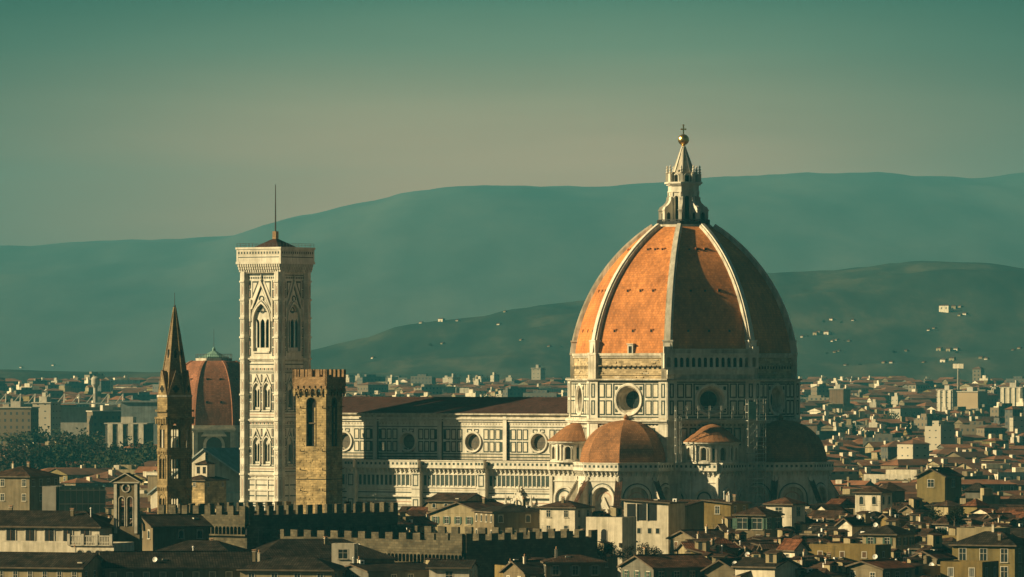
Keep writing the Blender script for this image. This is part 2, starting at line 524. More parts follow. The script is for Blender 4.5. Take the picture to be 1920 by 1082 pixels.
# --- drum
AP = 28.6 * math.cos(rad(22.5)); HW = AP * HALF
b = MB()
for f in FACES:
    b.frame(f, (0, -AP, 0))
    if f in (-45, 0, 45, 90):
        b.rect(-HW, HW, 0, 42.6, 0, 'marble_old')
        b.roundhole(-HW, HW, 42.6, 51.6, 0, 47.0, 3.45, 0, 'marble')
        # corner pilasters
        for s in (-1, 1):
            x0, x1 = (HW - 2.3, HW + 0.28) if s > 0 else (-HW - 0.28, -HW + 2.3)
            b.box(x0, x1, -0.32, 0.5, 38, 51.6, 'marble')
            for z0, z1 in ((43.3, 46.9), (47.5, 51.0)):
                b.rim(x0 + 0.75, x1 - 0.75, z0, z1, 0.32, -0.35, 'green')
        # inlaid panels
        for s in (-1, 1):
            for k in range(2):
                xa = s * (4.75 + k * 2.0)
                x0, x1 = min(xa, xa + s * 1.75), max(xa, xa + s * 1.75)
                for z0, z1 in ((43.3, 46.9), (47.5, 51.0)):
                    b.rect(x0 + 0.2, x1 - 0.2, z0 + 0.2, z1 - 0.2, -0.05, 'panel')
                    b.rim(x0, x1, z0, z1, 0.3, -0.07, 'green')
            # corner pieces of the square round the eye window
            for z in (43.3, 50.7):
                b.box(-4.4, 4.4, -0.08, 0.0, z, z + 0.3, 'green')
            b.rect(s * 4.25 - 0.15, s * 4.25 + 0.15, 43.3, 51.0, -0.09, 'green')
            for z in (44.0, 49.4):
                b.rect(s * 3.45 - 0.35, s * 3.45 + 0.35, z, z + 0.9, -0.06, 'green')
        b.rect(-HW + 2.3, HW - 2.3, 42.66, 42.95, -0.06, 'green')
        b.rect(-HW + 2.3, HW - 2.3, 51.2, 51.45, -0.06, 'green')
        # wall zone below the drum
        for x in (-7.6, -5.4, 3.6, 5.8):
            b.rim(x, x + 1.7, 36.0, 40.2, 0.3, -0.06, 'green')
        for x in range(-9, 10):
            b.rect(x - 0.18, x + 0.18, 40.75, 41.05, -0.05, 'green')
    else:
        b.rect(-HW, HW, 0, 51.6, 0, 'marble_old')
b.M = Matrix()
for R, z0, z1, m in ((29.25, 41.3, 41.75, 'marble'), (29.7, 41.75, 42.15, 'marble'), (28.95, 42.15, 42.6, 'marble_old'),
                     (29.2, 51.55, 51.8, 'marble'), (29.6, 51.8, 52.15, 'marble_old')):
    b.prism(ring2(R), z0, z1, m, bottom=True)
drum = b.build('drum', cath)

for f in (-45, 0, 45, 90):
    w = MB(); w.frame(f, (0, -AP, 0))
    w.ringband(0, 47.0, [(3.45, 0.05), (3.45, -0.25), (3.85, -0.3), (4.05, -0.12), (4.05, 0.02)], 'marble')
    w.ringband(0, 47.0, [(3.45, -0.2), (3.0, 0.2), (2.95, 0.55), (2.35, 2.2), (2.1, 2.4)], 'marble_old')
    o = w.build('eye_window', cath)
    w = MB(); w.frame(f, (0, -AP, 0))
    w.disc(0, 47.0, 2.15, 2.35, 'glass')
    w.rect(-2.1, 2.1, 46.95, 47.05, 2.3, 'iron'); w.rect(-0.05, 0.05, 45, 49.1, 2.3, 'iron')
    w.build('pane', o)

# --- rough upper band, cornice, rib pedestals
AP2 = 27.7 * math.cos(rad(22.5)); HW2 = AP2 * HALF
b = MB()
random.seed(3)
for f in FACES:
    b.frame(f, (0, -AP2, 0))
    b.rect(-HW2, HW2, 51.9, 58.4, 0, 'rough')
    if f in (-45, 0, 45, 90):
        b.box(-HW2, HW2, -0.3, 0.1, 57.3, 57.75, 'marble_old')
        b.box(-HW2, HW2, -0.55, 0.1, 57.75, 58.35, 'marble_old')
        b.box(-HW2, HW2, -0.22, 0.1, 53.0, 53.25, 'rough')
        if f in (0, -45, 90):
            for k in range(13):
                x = -8.4 + k * 1.4
                b.rect(x - 0.33, x + 0.33, 54.5, 55.2, -0.03, 'void')
                b.box(x - 0.5, x + 0.5, -0.55, 0.02, 55.2, 55.42, 'rough')
            for k in range(16):
                x = random.uniform(-9, 8); z = random.choice((52.4, 53.4, 53.9, 55.9, 56.6))
                b.box(x, x + random.uniform(0.4, 1.6), -random.uniform(0.03, 0.18), 0.05, z, z + random.uniform(0.15, 0.5), random.choice(('marble_old', 'rough', 'rough')))
b.M = Matrix()
for k in range(8):
    a = 22.5 + 45 * k
    b.frame(a, (0, -27.75, 0))
    b.box(-1.55, 1.55, -0.35, 1.4, 51.9, 58.0, 'marble_old')
    b.box(-1.7, 1.7, -0.5, 1.4, 58.0, 58.5, 'marble')
    b.box(-1.15, 1.15, -0.2, 1.6, 58.5, 61.2, 'marble')
    b.box(-1.3, 1.3, -0.32, 1.6, 61.2, 61.6, 'marble')
upper = b.build('upper_drum_wall', cath)

# --- finished marble gallery on the face that looks at the viewer
b = MB(); b.frame(45, (0, -AP2, 0))
X = HW2 + 0.35
b.box(-X, X, -1.1, 0, 53.2, 54.2, 'marble'); b.box(-X, X, -1.45, 0, 54.2, 54.7, 'marble')
b.box(-X, X, -0.8, 0, 52.2, 53.2, 'marble_old')
n = 13; st = 2 * (X - 1.3) / n
for i in range(n):
    x0 = -X + 1.3 + i * st
    b.archwall(x0, x0 + st, 54.7, 58.0, x0 + st / 2, st * 0.29, 55.0, 56.9, -1.25, 0.4, 'marble', back=None)
for s in (-1, 1):
    x0, x1 = (X - 1.3, X + 0.9) if s > 0 else (-X - 0.9, -X + 1.3)
    b.archwall(x0, x1, 54.7, 58.0, (x0 + x1) / 2, 0.48, 55.0, 56.9, -1.35, 0.4, 'marble')
    b.face([((x1 if s > 0 else x0), -1.35, 54.7), ((x1 if s > 0 else x0), 0.6, 54.7), ((x1 if s > 0 else x0), 0.6, 58.0), ((x1 if s > 0 else x0), -1.35, 58.0)], 'marble')
b.box(-X - 0.9, X + 0.9, -1.55, 0.2, 58.0, 58.35, 'marble')
b.box(-X - 0.9, X + 0.9, -1.35, -1.15, 58.35, 59.3, 'marble_old')
b.box(-X - 0.9, X + 0.9, -1.42, -1.08, 59.3, 59.45, 'marble')
b.rect(-X, X, 54.7, 58.0, -0.05, 'void')
for s in (-1, 1):
    b.box(s * (X + 0.2) - 0.8, s * (X + 0.2) + 0.8, -1.45, -0.6, 58.35, 60.0, 'marble')
b.build('arcaded_gallery', cath)

# --- dome shell
SPR, R0, RAD = 52.5, 27.8, 44.0
def dome_r(z):
    return R0 - RAD + math.sqrt(max(0, RAD * RAD - (z - SPR) ** 2))
LV = [58.3 + (89.6 - 58.3) * i / 30 for i in range(31)]
b = MB()
arc = 0.0; arcs = [0.0]
for z0, z1 in zip(LV, LV[1:]):
    arc += math.hypot(z1 - z0, (dome_r(z1) - dome_r(z0)) * math.cos(rad(22.5))); arcs.append(arc)
for k in range(8):
    for i in range(30):
        A = octring(dome_r(LV[i]), LV[i]); B = octring(dome_r(LV[i + 1]), LV[i + 1])
        j = (k + 1) % 8
        h0, h1 = dome_r(LV[i]) * math.sin(rad(22.5)), dome_r(LV[i + 1]) * math.sin(rad(22.5))
        b.face([A[k], A[j], B[j], B[k]], 'dometile', uvs=[(-h0, arcs[i]), (h0, arcs[i]), (h1, arcs[i + 1]), (-h1, arcs[i + 1])])
dome = b.build('dome', cath)

for k in range(8):
    a = 22.5 + 45 * k
    b = MB(); b.frame(a)
    for (dz, w0, w1, top, bot, m) in ((0, 1.05, 0.75, 0.55, -0.6, 'marble_old'), (0, 0.62, 0.45, 0.95, 0.3, 'marble')):
        secs = []
        for i in range(0, 31):
            z = LV[i]; r = dome_r(z); t = i / 30
            # outward direction of the rib curve
            nx = (r - (R0 - RAD)) / RAD; nz = (z - SPR) / RAD
            w = w0 + (w1 - w0) * t
            p = lambda off: (-(r + nx * off), z + nz * off)
            yo, zo = p(top); yi, zi = p(bot)
            secs.append([(-w, yi, zi), (-w, yo, zo), (w, yo, zo), (w, yi, zi)])
        b.loft(secs, m, closed=False)
    b.build('rib', dome)

# round openings of the shell with small stone frames, and the little dormer
for f in (-45, 0, 45):
    for z, offs in ((83.8, (-2.1, 0, 2.1)), (73.6, (-3.6, 0, 3.6)), (63.8, (-5.2, 0, 5.2))):
        for x in offs:
            r = dome_r(z) * math.cos(rad(22.5))
            w = MB(); w.frame(f, (x, -r, z))
            w.box(-0.42, 0.42, -0.10, 0.9, -0.4, 0.4, 'dometile')
            w.box(-0.5, 0.5, -0.2, 0.7, 0.4, 0.5, 'dometile')
            w.rect(-0.28, 0.28, -0.28, 0.3, -0.12, 'void')
            w.build('shell_opening', dome)
w = MB(); w.frame(0, (0, -dome_r(59.3) * math.cos(rad(22.5)), 58.2))
w.box(-0.75, 0.75, -0.5, 1.2, 0.1, 2.3, 'marble'); w.box(-0.95, 0.95, -0.7, 1.3, 2.3, 2.55, 'marble_old'); w.rect(-0.45, 0.45, 0.2, 1.9, -0.53, 'void')
w.build('dormer', dome)

# --- lantern
lan = bpy.data.objects.new('lantern', None); COL.objects.link(lan); lan.parent = cath
b = MB()
b.prism(ring2(7.1), 89.0, 89.7, 'marble', bottom=True); b.prism(ring2(6.6), 89.7, 90.2, 'marble_old')
b.build('platform', lan)
b = MB()
for f in FACES:
    b.frame(f, (0, -6.55 * math.cos(rad(22.5)), 90.2)); h = 6.55 * math.sin(rad(22.5))
    b.box(-h, h, -0.04, 0.04, 1.15, 1.25, 'iron'); b.box(-h, h, -0.03, 0.03, 0.1, 0.18, 'iron')
    for i in range(14):
        x = -h + i * 2 * h / 13
        b.box(x - 0.06, x + 0.06, -0.04, 0.04, 0, 1.2, 'iron')
    b.box(-h, h, 0.05, 0.09, 0.0, 0.8, 'iron')
b.build('railing', lan)
b = MB()
LA = 3.75 * math.cos(rad(22.5)); LH = LA * HALF
for f in FACES:
    b.frame(f, (0, -LA, 0))
    b.archwall(-LH, LH, 90.2, 99.0, 0, 0.62, 91.0, 96.7, 0, 0.7, 'marble', back='void')
    b.archband(0, 0.62, 0.22, 96.7, 0, 'marble', dep=0.1, zb=91.0)
    for s in (-1, 1):
        b.box(s * (LH - 0.28) - 0.22, s * (LH - 0.28) + 0.22, -0.22, 0.05, 95.4, 98.2, 'marble')
b.M = Matrix()
for R, z0, z1, m in ((4.0, 98.2, 98.5, 'marble'), (3.85, 98.5, 99.9, 'marble'), (4.3, 99.9, 100.3, 'marble'), (4.75, 100.3, 100.75, 'marble'), (3.5, 100.75, 103.2, 'marble_old')):
    b.prism(ring2(R), z0, z1, m, bottom=True)
for f in FACES:      # shell niches of the attic
    b.frame(f, (0, -3.5 * math.cos(rad(22.5)), 0))
    b.archband(0, 0.5, 0.25, 102.1, 0, 'marble', dep=0.35, zb=100.75)
    b.rect(-0.5, 0.5, 100.8, 102.3, -0.03, 'void')
b.build('lantern_body', lan)
for k in range(8):
    b = MB(); b.frame(22.5 + 45 * k)
    poly = [(-3.4, 90.2), (-6.15, 90.2), (-6.15, 94.0), (-5.9, 94.5), (-5.2, 94.9), (-4.5, 95.6), (-4.2, 96.3), (-4.2, 96.9), (-3.9, 97.1), (-3.4, 97.1)]
    for xs, x2 in ((-0.42, 0.42),):
        n = len(poly)
        b.face([(xs, y, z) for y, z in poly], 'marble'); b.face([(x2, y, z) for y, z in reversed(poly)], 'marble')
        for (y0, z0), (y1, z1) in zip(poly, poly[1:] + poly[:1]):
            b.face([(xs, y0, z0), (x2, y0, z0), (x2, y1, z1), (xs, y1, z1)], 'marble')
    for sgn in (-1, 1):
        b.face([(sgn * 0.44, y, z) for y, z in ((-5.4, 90.5), (-4.4, 90.5), (-4.4, 92.9), (-4.9, 93.3), (-5.4, 92.9))], 'void')
    b.box(-0.55, 0.55, -6.3, -5.6, 93.6, 93.9, 'marble')
    b.build('volute_buttress', lan)
    b = MB(); b.frame(22.5 + 45 * k, (0, -4.05, 0))
    b.box(-0.4, 0.4, -0.35, 0.35, 100.75, 102.8, 'marble')
    b.lathe([(0.16, 102.8), (0.42, 103.05), (0.2, 103.4), (0.36, 103.8), (0.14, 104.1), (0.26, 104.45), (0.02, 104.9)], 8, 'marble')
    b.build('pinnacle', lan)
b = MB()
b.loft([octring(3.05, 102.2), octring(2.95, 102.6), octring(1.55, 106.3), octring(0.5, 109.4)], 'marble_old')
for k in range(8):
    b.frame(22.5 + 45 * k)
    b.face([(-0.2, -3.1, 102.4), (0.2, -3.1, 102.4), (0.12, -0.6, 109.4), (-0.12, -0.6, 109.4)], 'marble')
    b.face([(-0.2, -3.1, 102.4), (-0.12, -0.6, 109.4), (-0.12, -0.4, 109.4), (-0.2, -2.7, 102.4)], 'marble')
    b.face([(0.2, -3.1, 102.4), (0.12, -0.6, 109.4), (0.12, -0.4, 109.4), (0.2, -2.7, 102.4)], 'marble')
b.M = Matrix(); b.lathe([(0.5, 109.4), (0.62, 109.5), (0.35, 109.7)], 12, 'marble')
b.build('cone_roof', lan)
b = MB()
b.lathe([(0.35, 109.6), (0.5, 109.85), (0.3, 110.05)] + [(1.38 * math.sin(math.pi * (0.1 + 0.9 * i / 14)), 111.25 - 1.38 * math.cos(math.pi * (0.1 + 0.9 * i / 14))) for i in range(15)], 24, 'gold')
b.build('gilded_ball', lan)
b = MB(); b.M = Matrix.Rotation(rad(32), 4, 'Z')
b.box(-0.16, 0.16, -0.16, 0.16, 112.4, 114.8, 'gold'); b.box(-0.5, 0.5, -0.15, 0.15, 113.7, 114.0, 'gold')
for x, z in ((-0.52, 113.85), (0.52, 113.85), (0, 114.85)):
    b.lathe([(0.02, z - 0.24), (0.22, z - 0.1), (0.24, z + 0.06), (0.02, z + 0.24)], 8, 'gold', cx=x)
b.build('cross', lan)

# --- nave clerestory
NV0, NV1 = -107.0, -24.8
PIERS = [-45.0, -64.4, -83.8, -103.2]
BAYS = [-35.3, -54.7, -74.1, -93.5]
b = MB()
b.frame(0, (0, -11, 0))
edges = [NV0, -103.2, -83.8, -64.4, -45.0, NV1]
for i, (x0, x1) in enumerate(zip(edges, edges[1:])):
    if i == 0:
        b.rect(x0, x1, 25, 43.2, 0, 'marble'); continue
    cx = {1: -93.5, 2: -74.1, 3: -54.7, 4: -35.3}[i]
    b.rect(x0, x1, 25, 33.4, 0, 'marble_old'); b.rect(x0, x1, 39.9, 43.2, 0, 'marble')
    b.roundhole(x0, x1, 33.4, 39.9, cx, 36.25, 2.2, 0, 'marble')
    for s in (-1, 1):
        for k in range(3):
            xa = cx + s * (3.15 + k * 1.75); xb = xa + s * 1.5
            if not (x0 + 0.6 < min(xa, xb) and max(xa, xb) < x1 - 0.6): continue
            for z0, z1 in ((33.7, 36.4), (36.8, 39.5)):
                b.rect(min(xa, xb) + 0.25, max(xa, xb) - 0.25, z0 + 0.25, z1 - 0.25, -0.05, 'panel')
                b.rim(min(xa, xb), max(xa, xb), z0, z1, 0.27, -0.07, 'green')
        for z in (33.7, 38.6):
            b.rim(cx + (0.35 if s > 0 else -1.75), cx + (1.75 if s > 0 else -0.35), z, z + 0.9, 0.22, -0.06, 'green')
    for xx in (x0 + 0.95, x1 - 1.75):
        for z0, z1 in ((33.8, 36.3), (36.9, 39.4)):
            b.rim(xx, xx + 0.8, z0, z1, 0.24, -0.06, 'green')
            b.rect(xx + 0.24, xx + 0.56, z0 + 0.24, z1 - 0.24, -0.06, 'green')
    # frieze of small marks and string lines
    b.rect(x0, x1, 39.95, 40.15, -0.05, 'green'); b.rect(x0, x1, 33.15, 33.4, -0.05, 'green')
    b.rect(x0, x1, 32.35, 32.6, -0.05, 'green'); b.rect(x0, x1, 31.6, 31.9, -0.05, 'green')
    k = int((x1 - x0) / 0.9)
    for q in range(k):
        b.rect(x0 + 0.2 + q * 0.9, x0 + 0.55 + q * 0.9, 40.6, 41.0, -0.05, 'marble_old')
for x in PIERS:
    b.box(x - 0.55, x + 0.55, -0.55, 0.2, 31, 42.9, 'marble')
    b.box(x + 0.62, x + 0.8, -0.3, 0.0, 31, 42.9, 'iron')
b.box(NV0 - 0.2, NV1, -0.35, 0.1, 41.35, 41.7, 'marble'); b.box(NV0 - 0.3, NV1, -0.75, 0.1, 41.9, 42.35, 'marble')
b.box(NV0 - 0.3, NV1, -0.45, 0.1, 42.35, 43.0, 'marble_old'); b.box(NV0 - 0.4, NV1, -0.95, 0.3, 43.0, 43.45, 'marble')
b.M = Matrix()
b.box(NV0, NV1, 10.5, 11, 20, 43.2, 'marble_old')
b.face([(NV0, -11, 0), (NV0, 11, 0), (NV0, 11, 43.2), (NV0, 0, 47), (NV0, -11, 43.2)], 'marble')
b.build('nave_wall', cath)
for cx in BAYS:
    w = MB(); w.frame(0, (0, -11, 0))
    w.ringband(cx, 36.25, [(2.2, 0.02), (2.2, -0.3), (2.6, -0.34), (2.75, -0.1), (2.75, 0.0)], 'marble')
    w.ringband(cx, 36.25, [(2.2, -0.2), (2.05, 0.1), (1.75, 0.75)], 'marble_old')
    o = w.build('eye_window', cath)
    w = MB(); w.frame(0, (0, -11, 0)); w.disc(cx, 36.25, 1.8, 0.7, 'oldglass_niche_shade'); w.rect(cx - 1.75, cx + 1.75, 36.2, 36.3, 0.66, 'iron')
    w.build('pane', o)
b = MB()
for s in (-1, 1):
    P = [(NV0 - 0.8, s * 12.1, 43.35), (NV1, s * 12.1, 43.35), (NV1, 0, 47.35), (NV0 - 0.8, 0, 47.35)]
    b.face(P, 'naveroof'); b.face([(x, y, z - 0.3) for x, y, z in P], 'naveroof')
    b.face([P[0], P[1], (NV1, s * 12.1, 43.05), (NV0 - 0.8, s * 12.1, 43.05)], 'marble_old')
    b.face([P[0], P[3], (NV0 - 0.8, 0, 47.05), (NV0 - 0.8, s * 12.1, 43.05)], 'marble_old')
b.box(NV0 - 0.8, NV1, -0.25, 0.25, 47.2, 47.5, 'naveroof')
b.build('nave_roof', cath)

# --- side aisle
AY = 21.0
b = MB(); b.frame(0, (0, -AY, 0))
X0, X1 = -106.5, -22.0
b.rect(X0, X1, 0, 31.6, 0, 'marble')
cuts = [X0] + PIERS[::-1] + [X1]
for x0, x1 in zip(cuts, cuts[1:]):
    if x1 - x0 < 6: continue
    a, c = x0 + 1.3, x1 - 1.3
    corbel_gallery(b, a, c, 0, 31.7)
    n = int((c - a) / 1.25); st = (c - a) / n
    for i in range(n):
        xa = a + i * st
        b.rect(xa + 0.28, xa + st - 0.28, 25.5, 28.0, -0.05, 'green')
        b.box(xa - 0.12, xa + 0.12, -0.14, 0, 25.2, 28.2, 'marble')
    b.box(a, c, -0.22, 0, 28.15, 28.4, 'marble'); b.box(a, c, -0.22, 0, 24.9, 25.2, 'marble')
    b.rect(a, c, 24.2, 24.45, -0.04, 'marble_old'); b.rect(a, c, 23.55, 23.8, -0.04, 'green')
    b.box(a, c, -0.45, 0, 22.6, 23.0, 'marble'); b.rect(a, c, 22.0, 22.3, -0.04, 'green')
    b.box(a, c, -0.3, 0, 20.6, 20.95, 'marble'); b.rect(a, c, 21.2, 21.45, -0.04, 'pink')
    b.rect(a, c, 19.9, 20.15, -0.04, 'green'); b.box(a, c, -0.2, 0, 18.9, 19.2, 'marble')
    n = int((c - a) / 1.5); st = (c - a) / n
    for i in range(n):
        xa = a + i * st
        b.rim(xa + 0.2, xa + st - 0.2, 12.6, 18.5, 0.26, -0.05, 'green')
        b.rim(xa + 0.2, xa + st - 0.2, 5, 12.0, 0.26, -0.05, 'green')
b.M = Matrix()
b.face([(X0, -AY, 0), (X0, AY, 0), (X0, AY, 31), (X0, -AY, 31)], 'marble')
b.build('aisle_wall', cath)
for x in PIERS:
    w = MB(); w.frame(0, (0, -AY, 0))
    w.box(x - 1.2, x + 1.2, -1.5, 0.0, 0, 30.1, 'marble')
    corbel_gallery(w, x - 1.3, x + 1.3, -1.5, 31.75, step=0.87)
    w.box(x - 1.3, x + 1.3, -1.5, -0.02, 30.1, 31.6, 'marble')
    for z0, z1 in ((25.3, 28.2), (15, 22.0)):
        w.rim(x - 0.8, x + 0.8, z0, z1, 0.25, -1.54, 'green')
    for z in (28.3, 24.6, 22.6, 19.0):
        w.box(x - 1.35, x + 1.35, -1.7, -0.0, z, z + 0.35, 'marble')
    w.build('buttress_pier', cath)
b = MB()
b.face([(X0, -AY, 31.2), (X1, -AY, 31.2), (X1, -11, 31.75), (X0, -11, 31.75)], 'naveroof')
b.face([(X0, AY, 31.2), (X1, AY, 31.2), (X1, 11, 31.75), (X0, 11, 31.75)], 'naveroof')
b.build('aisle_roof', cath)
# gabled side portal
w = MB(); w.frame(0, (-34.5, -AY, 0))
w.extr([(-3.4, 19.5), (3.4, 19.5), (0, 24.6)], -1.2, -0.02, 'marble')
w.extr([(-2.3, 19.8), (2.3, 19.8), (0, 23.3)], -1.26, -1.2, 'panel')
for sg in (-1, 1):
    for q in range(7):
        t = q / 6.5
        w.box(sg * 3.3 * (1 - t) - 0.16, sg * 3.3 * (1 - t) + 0.16, -1.3, -0.9, 19.6 + 5 * t, 20.1 + 5 * t, 'marble')
    w.box(sg * 3.7 - 0.35, sg * 3.7 + 0.35, -1.3, -0.4, 14, 21.4, 'marble')
    w.frame(0, (-34.5 + sg * 3.7, -AY - 0.85, 0)); w.lathe([(0.42, 21.4), (0.25, 22.0), (0.02, 23.8)], 6, 'marble'); w.frame(0, (-34.5, -AY, 0))
w.frame(0, (-34.5, -AY - 0.7, 0)); w.lathe([(0.2, 24.4), (0.36, 24.9), (0.15, 25.2), (0.22, 25.6), (0.02, 26.3)], 8, 'marble')
w.frame(0, (-34.5, -AY, 0)); w.ringband(0, 21.1, [(0.9, -1.26), (0.9, -1.36), (1.15, -1.36), (1.15, -1.26)], 'green', 16); w.rect(-3.3, 3.3, 14, 19.5, -0.3, 'marble_old')
w.build('portal_gable', cath)

# --- corner blocks between the apses, with the small exedrae
for q, (s, ang) in enumerate(((-1, -45), (1, 45))):
    b = MB(); B = 23.9
    if s > 0:
        b.box(0, B, -B, 0, 0, 31.0, 'marble')
        sides = ((0, 8.0, B), (90, -B, -8.0))
    else:
        b.box(-B, 0, -B, 0, 0, 31.0, 'marble')
        sides = ((0, -B, -8.0), (270, 8.0, B))
    for f, x0, x1 in sides:
        b.frame(f, (0, -B, 0))
        corbel_gallery(b, x0, x1, 0, 31.7)
        cx = (x0 + x1) / 2
        b.box(x0, x1, -0.2, 0, 26.9, 27.2, 'marble')
        for c in (cx - 3.9, cx + 3.9):
            b.archband(c, 2.5, 0.5, 22.8, 0, 'marble', dep=0.4, zb=12)
            b.archband(c, 1.7, 0.35, 22.8, 0, 'green', dep=0.06, zb=12)
            b.archband(c, 0.5, 0.35, 21.0, 0, 'marble', dep=0.25, zb=14, pointed=True)
            b.rect(c - 0.5, c + 0.5, 14, 21.4, -0.05, 'void')
        for c in (x0 + 0.35, cx, x1 - 0.35):
            b.box(c - 0.35, c + 0.35, -0.35, 0, 10, 28.2, 'marble')
        for z in (18.0, 14.0):
            b.rect(x0, x1, z, z + 0.3, -0.03, 'green')
    b.build('corner_block', cath)
    # exedra
    ex = bpy.data.objects.new('exedra', None); COL.objects.link(ex); ex.parent = cath
    ex.location = (27.2 * math.sin(rad(ang)), -27.2 * math.cos(rad(ang)), 0)
    ex.rotation_euler = (0, 0, rad(ang))
    b = MB()
    ER = 6.2; n = 16; h = ER * math.tan(math.pi / n)
    for k in range(n):
        a = -180 + 360.0 / n * (k + 0.5)
        b.frame(a, (0, -ER, 0))
        if k % 2 == 0:
            b.archwall(-h, h, 31.6, 36.4, 0, 0.78, 32.4, 34.75, 0, 0.75, 'marble', mr='marble_old', back='oldglass_niche_shade')  # niche back coloured dark for its shaded recess, not glazed
            b.archband(0, 0.78, 0.22, 34.75, 0, 'marble', dep=0.12, zb=32.4)
            b.rect(-h, h, 31.65, 32.2, -0.04, 'marble_old')
        else:
            b.rect(-h, h, 31.6, 36.4, 0, 'marble')
            for x in (-0.6, 0.6):
                b.box(x - 0.24, x + 0.24, -0.35, 0.05, 32.1, 35.6, 'marble')
                b.box(x - 0.32, x + 0.32, -0.42, 0.05, 35.6, 36.0, 'marble')
            b.rect(-0.25, 0.25, 32.5, 35.3, -0.03, 'green')
    b.M = Matrix()
    b.lathe([(ER + 0.3, 31.6), (ER + 0.3, 32.05), (ER, 32.1)], 32, 'marble', smooth=False)
    b.lathe([(ER, 35.95), (ER + 0.45, 36.05), (ER + 0.5, 36.35), (ER + 0.95, 36.45), (ER + 1.0, 36.85), (ER, 36.9)], 32, 'marble', smooth=False)
    b.build('exedra_wall', ex)
    b = MB(); b.lathe([(7.25, 36.75), (7.2, 36.95), (5.9, 37.9), (4.3, 39.3), (2.6, 40.5), (1.1, 41.15), (0.05, 41.3)], 32, 'smalltile')
    b.build('exedra_roof', ex)

# --- the apses (south and east)
def apse_r(z):
    t = (z - 31.7) / 10.4
    return 11.4 * math.sqrt(max(0, 1 - t * t)) ** 0.92 if t < 1 else 0
for ang in (0, 90):
    tr = bpy.data.objects.new('apse', None); COL.objects.link(tr); tr.parent = cath
    tr.location = (27.6 * math.sin(rad(ang)), -27.6 * math.cos(rad(ang)), 0); tr.rotation_euler = (0, 0, rad(ang))
    b = MB(); TR = 12.0; ta = TR * math.cos(rad(22.5)); th = ta * HALF
    for f in FACES:
        b.frame(f, (0, -ta, 0))
        if f in (135, 180, 225):
            b.rect(-th, th, 0, 31.4, 0, 'marble_old'); continue
        b.archwall(-th, th, 0, 31.4, 0, 2.75, 8, 23.2, 0, 0.9, 'marble', mr='marble_old', back='marble_old')
        corbel_gallery(b, -th - 0.35, th + 0.35, 0, 31.75)
        b.archband(0, 2.75, 0.55, 23.2, 0, 'marble', dep=0.35, zb=8)
        b.archband(0, 3.45, 0.25, 23.2, 0, 'green', dep=0.05, zb=8)
        b.archband(0, 1.9, 0.3, 22.6, 0.9, 'pink', dep=0.05)
        b.archband(0, 0.85, 0.35, 19.6, 0.9, 'marble', dep=0.4, zb=10, pointed=True)
        b.rect(-0.85, 0.85, 10, 20.0, 0.82, 'void'); b.box(-0.1, 0.1, 0.6, 0.8, 10, 20, 'marble')
        b.extr([(-1.5, 20.6), (1.5, 20.6), (0, 23.6)], 0.55, 0.8, 'marble')
        for z in (12, 14.5, 17, 19.5, 22):
            for sg in (-1, 1):
                b.rect(min(sg * 3.75, sg * th), max(sg * 3.75, sg * th), z, z + 0.4, -0.03, 'green')
        b.box(-th, th, -0.2, 0, 27.3, 27.6, 'marble')
        for sg in (-1, 1):
            b.box(sg * (th - 0.35) - 0.35, sg * (th - 0.35) + 0.35, -0.3, 0, 8, 28.4, 'marble')
    b.M = Matrix()
    b.prism(ring2(18.5), 0, 12.5, 'marble_old', top=False)
    b.loft([octring(19.0, 12.5), octring(12.0, 16.0)], 'smalltile')
    b.build('apse_wall', tr)
    b = MB()
    L = [31.75 + 10.4 * (1 - (1 - i / 14) ** 1.7) for i in range(15)]
    L[-1] = 42.1
    for z0, z1 in zip(L, L[1:]):
        A, C = octring(max(0.05, apse_r(z0)), z0), octring(max(0.05, apse_r(z1)), z1)
        for k in range(8):
            b.face([A[k], A[(k + 1) % 8], C[(k + 1) % 8], C[k]], 'smalltile')
    b.loft([octring(12.6, 31.6), octring(11.35, 31.9)], 'smalltile')
    b.build('apse_dome', tr)
    b = MB(); b.lathe([(0.7, 41.7), (0.55, 42.3), (0.75, 42.7), (0.45, 43.1), (0.1, 43.5)], 10, 'smalltile')
    b.build('finial', tr)
    for k in range(8):
        a = -67.5 - 45 + 45 * k
        if a > 113: continue
        b = MB(); b.frame(a)
        top = [(-11.6, 27.9), (-20.2, 13.5), (-20.2, 0), (-11.6, 0)]
        for xs in (-0.7, 0.7):
            b.face([(xs, y, z) for y, z in top], 'marble_old')
        b.face([(-0.7, -20.2, 0), (0.7, -20.2, 0), (0.7, -20.2, 13.5), (-0.7, -20.2, 13.5)], 'marble')
        P = [(-0.85, -11.5, 28.5), (0.85, -11.5, 28.5), (0.85, -20.6, 13.3), (-0.85, -20.6, 13.3)]
        b.face(P, 't_rust'); b.face([(x, y, z - 0.5) for x, y, z in P], 't_rust')
        for i in (1, 3):
            p, q2 = P[i], P[(i + 1) % 4]
            b.face([p, q2, (q2[0], q2[1], q2[2] - 0.5), (p[0], p[1], p[2] - 0.5)], 'marble_old')
        b.build('spur_buttress', tr)

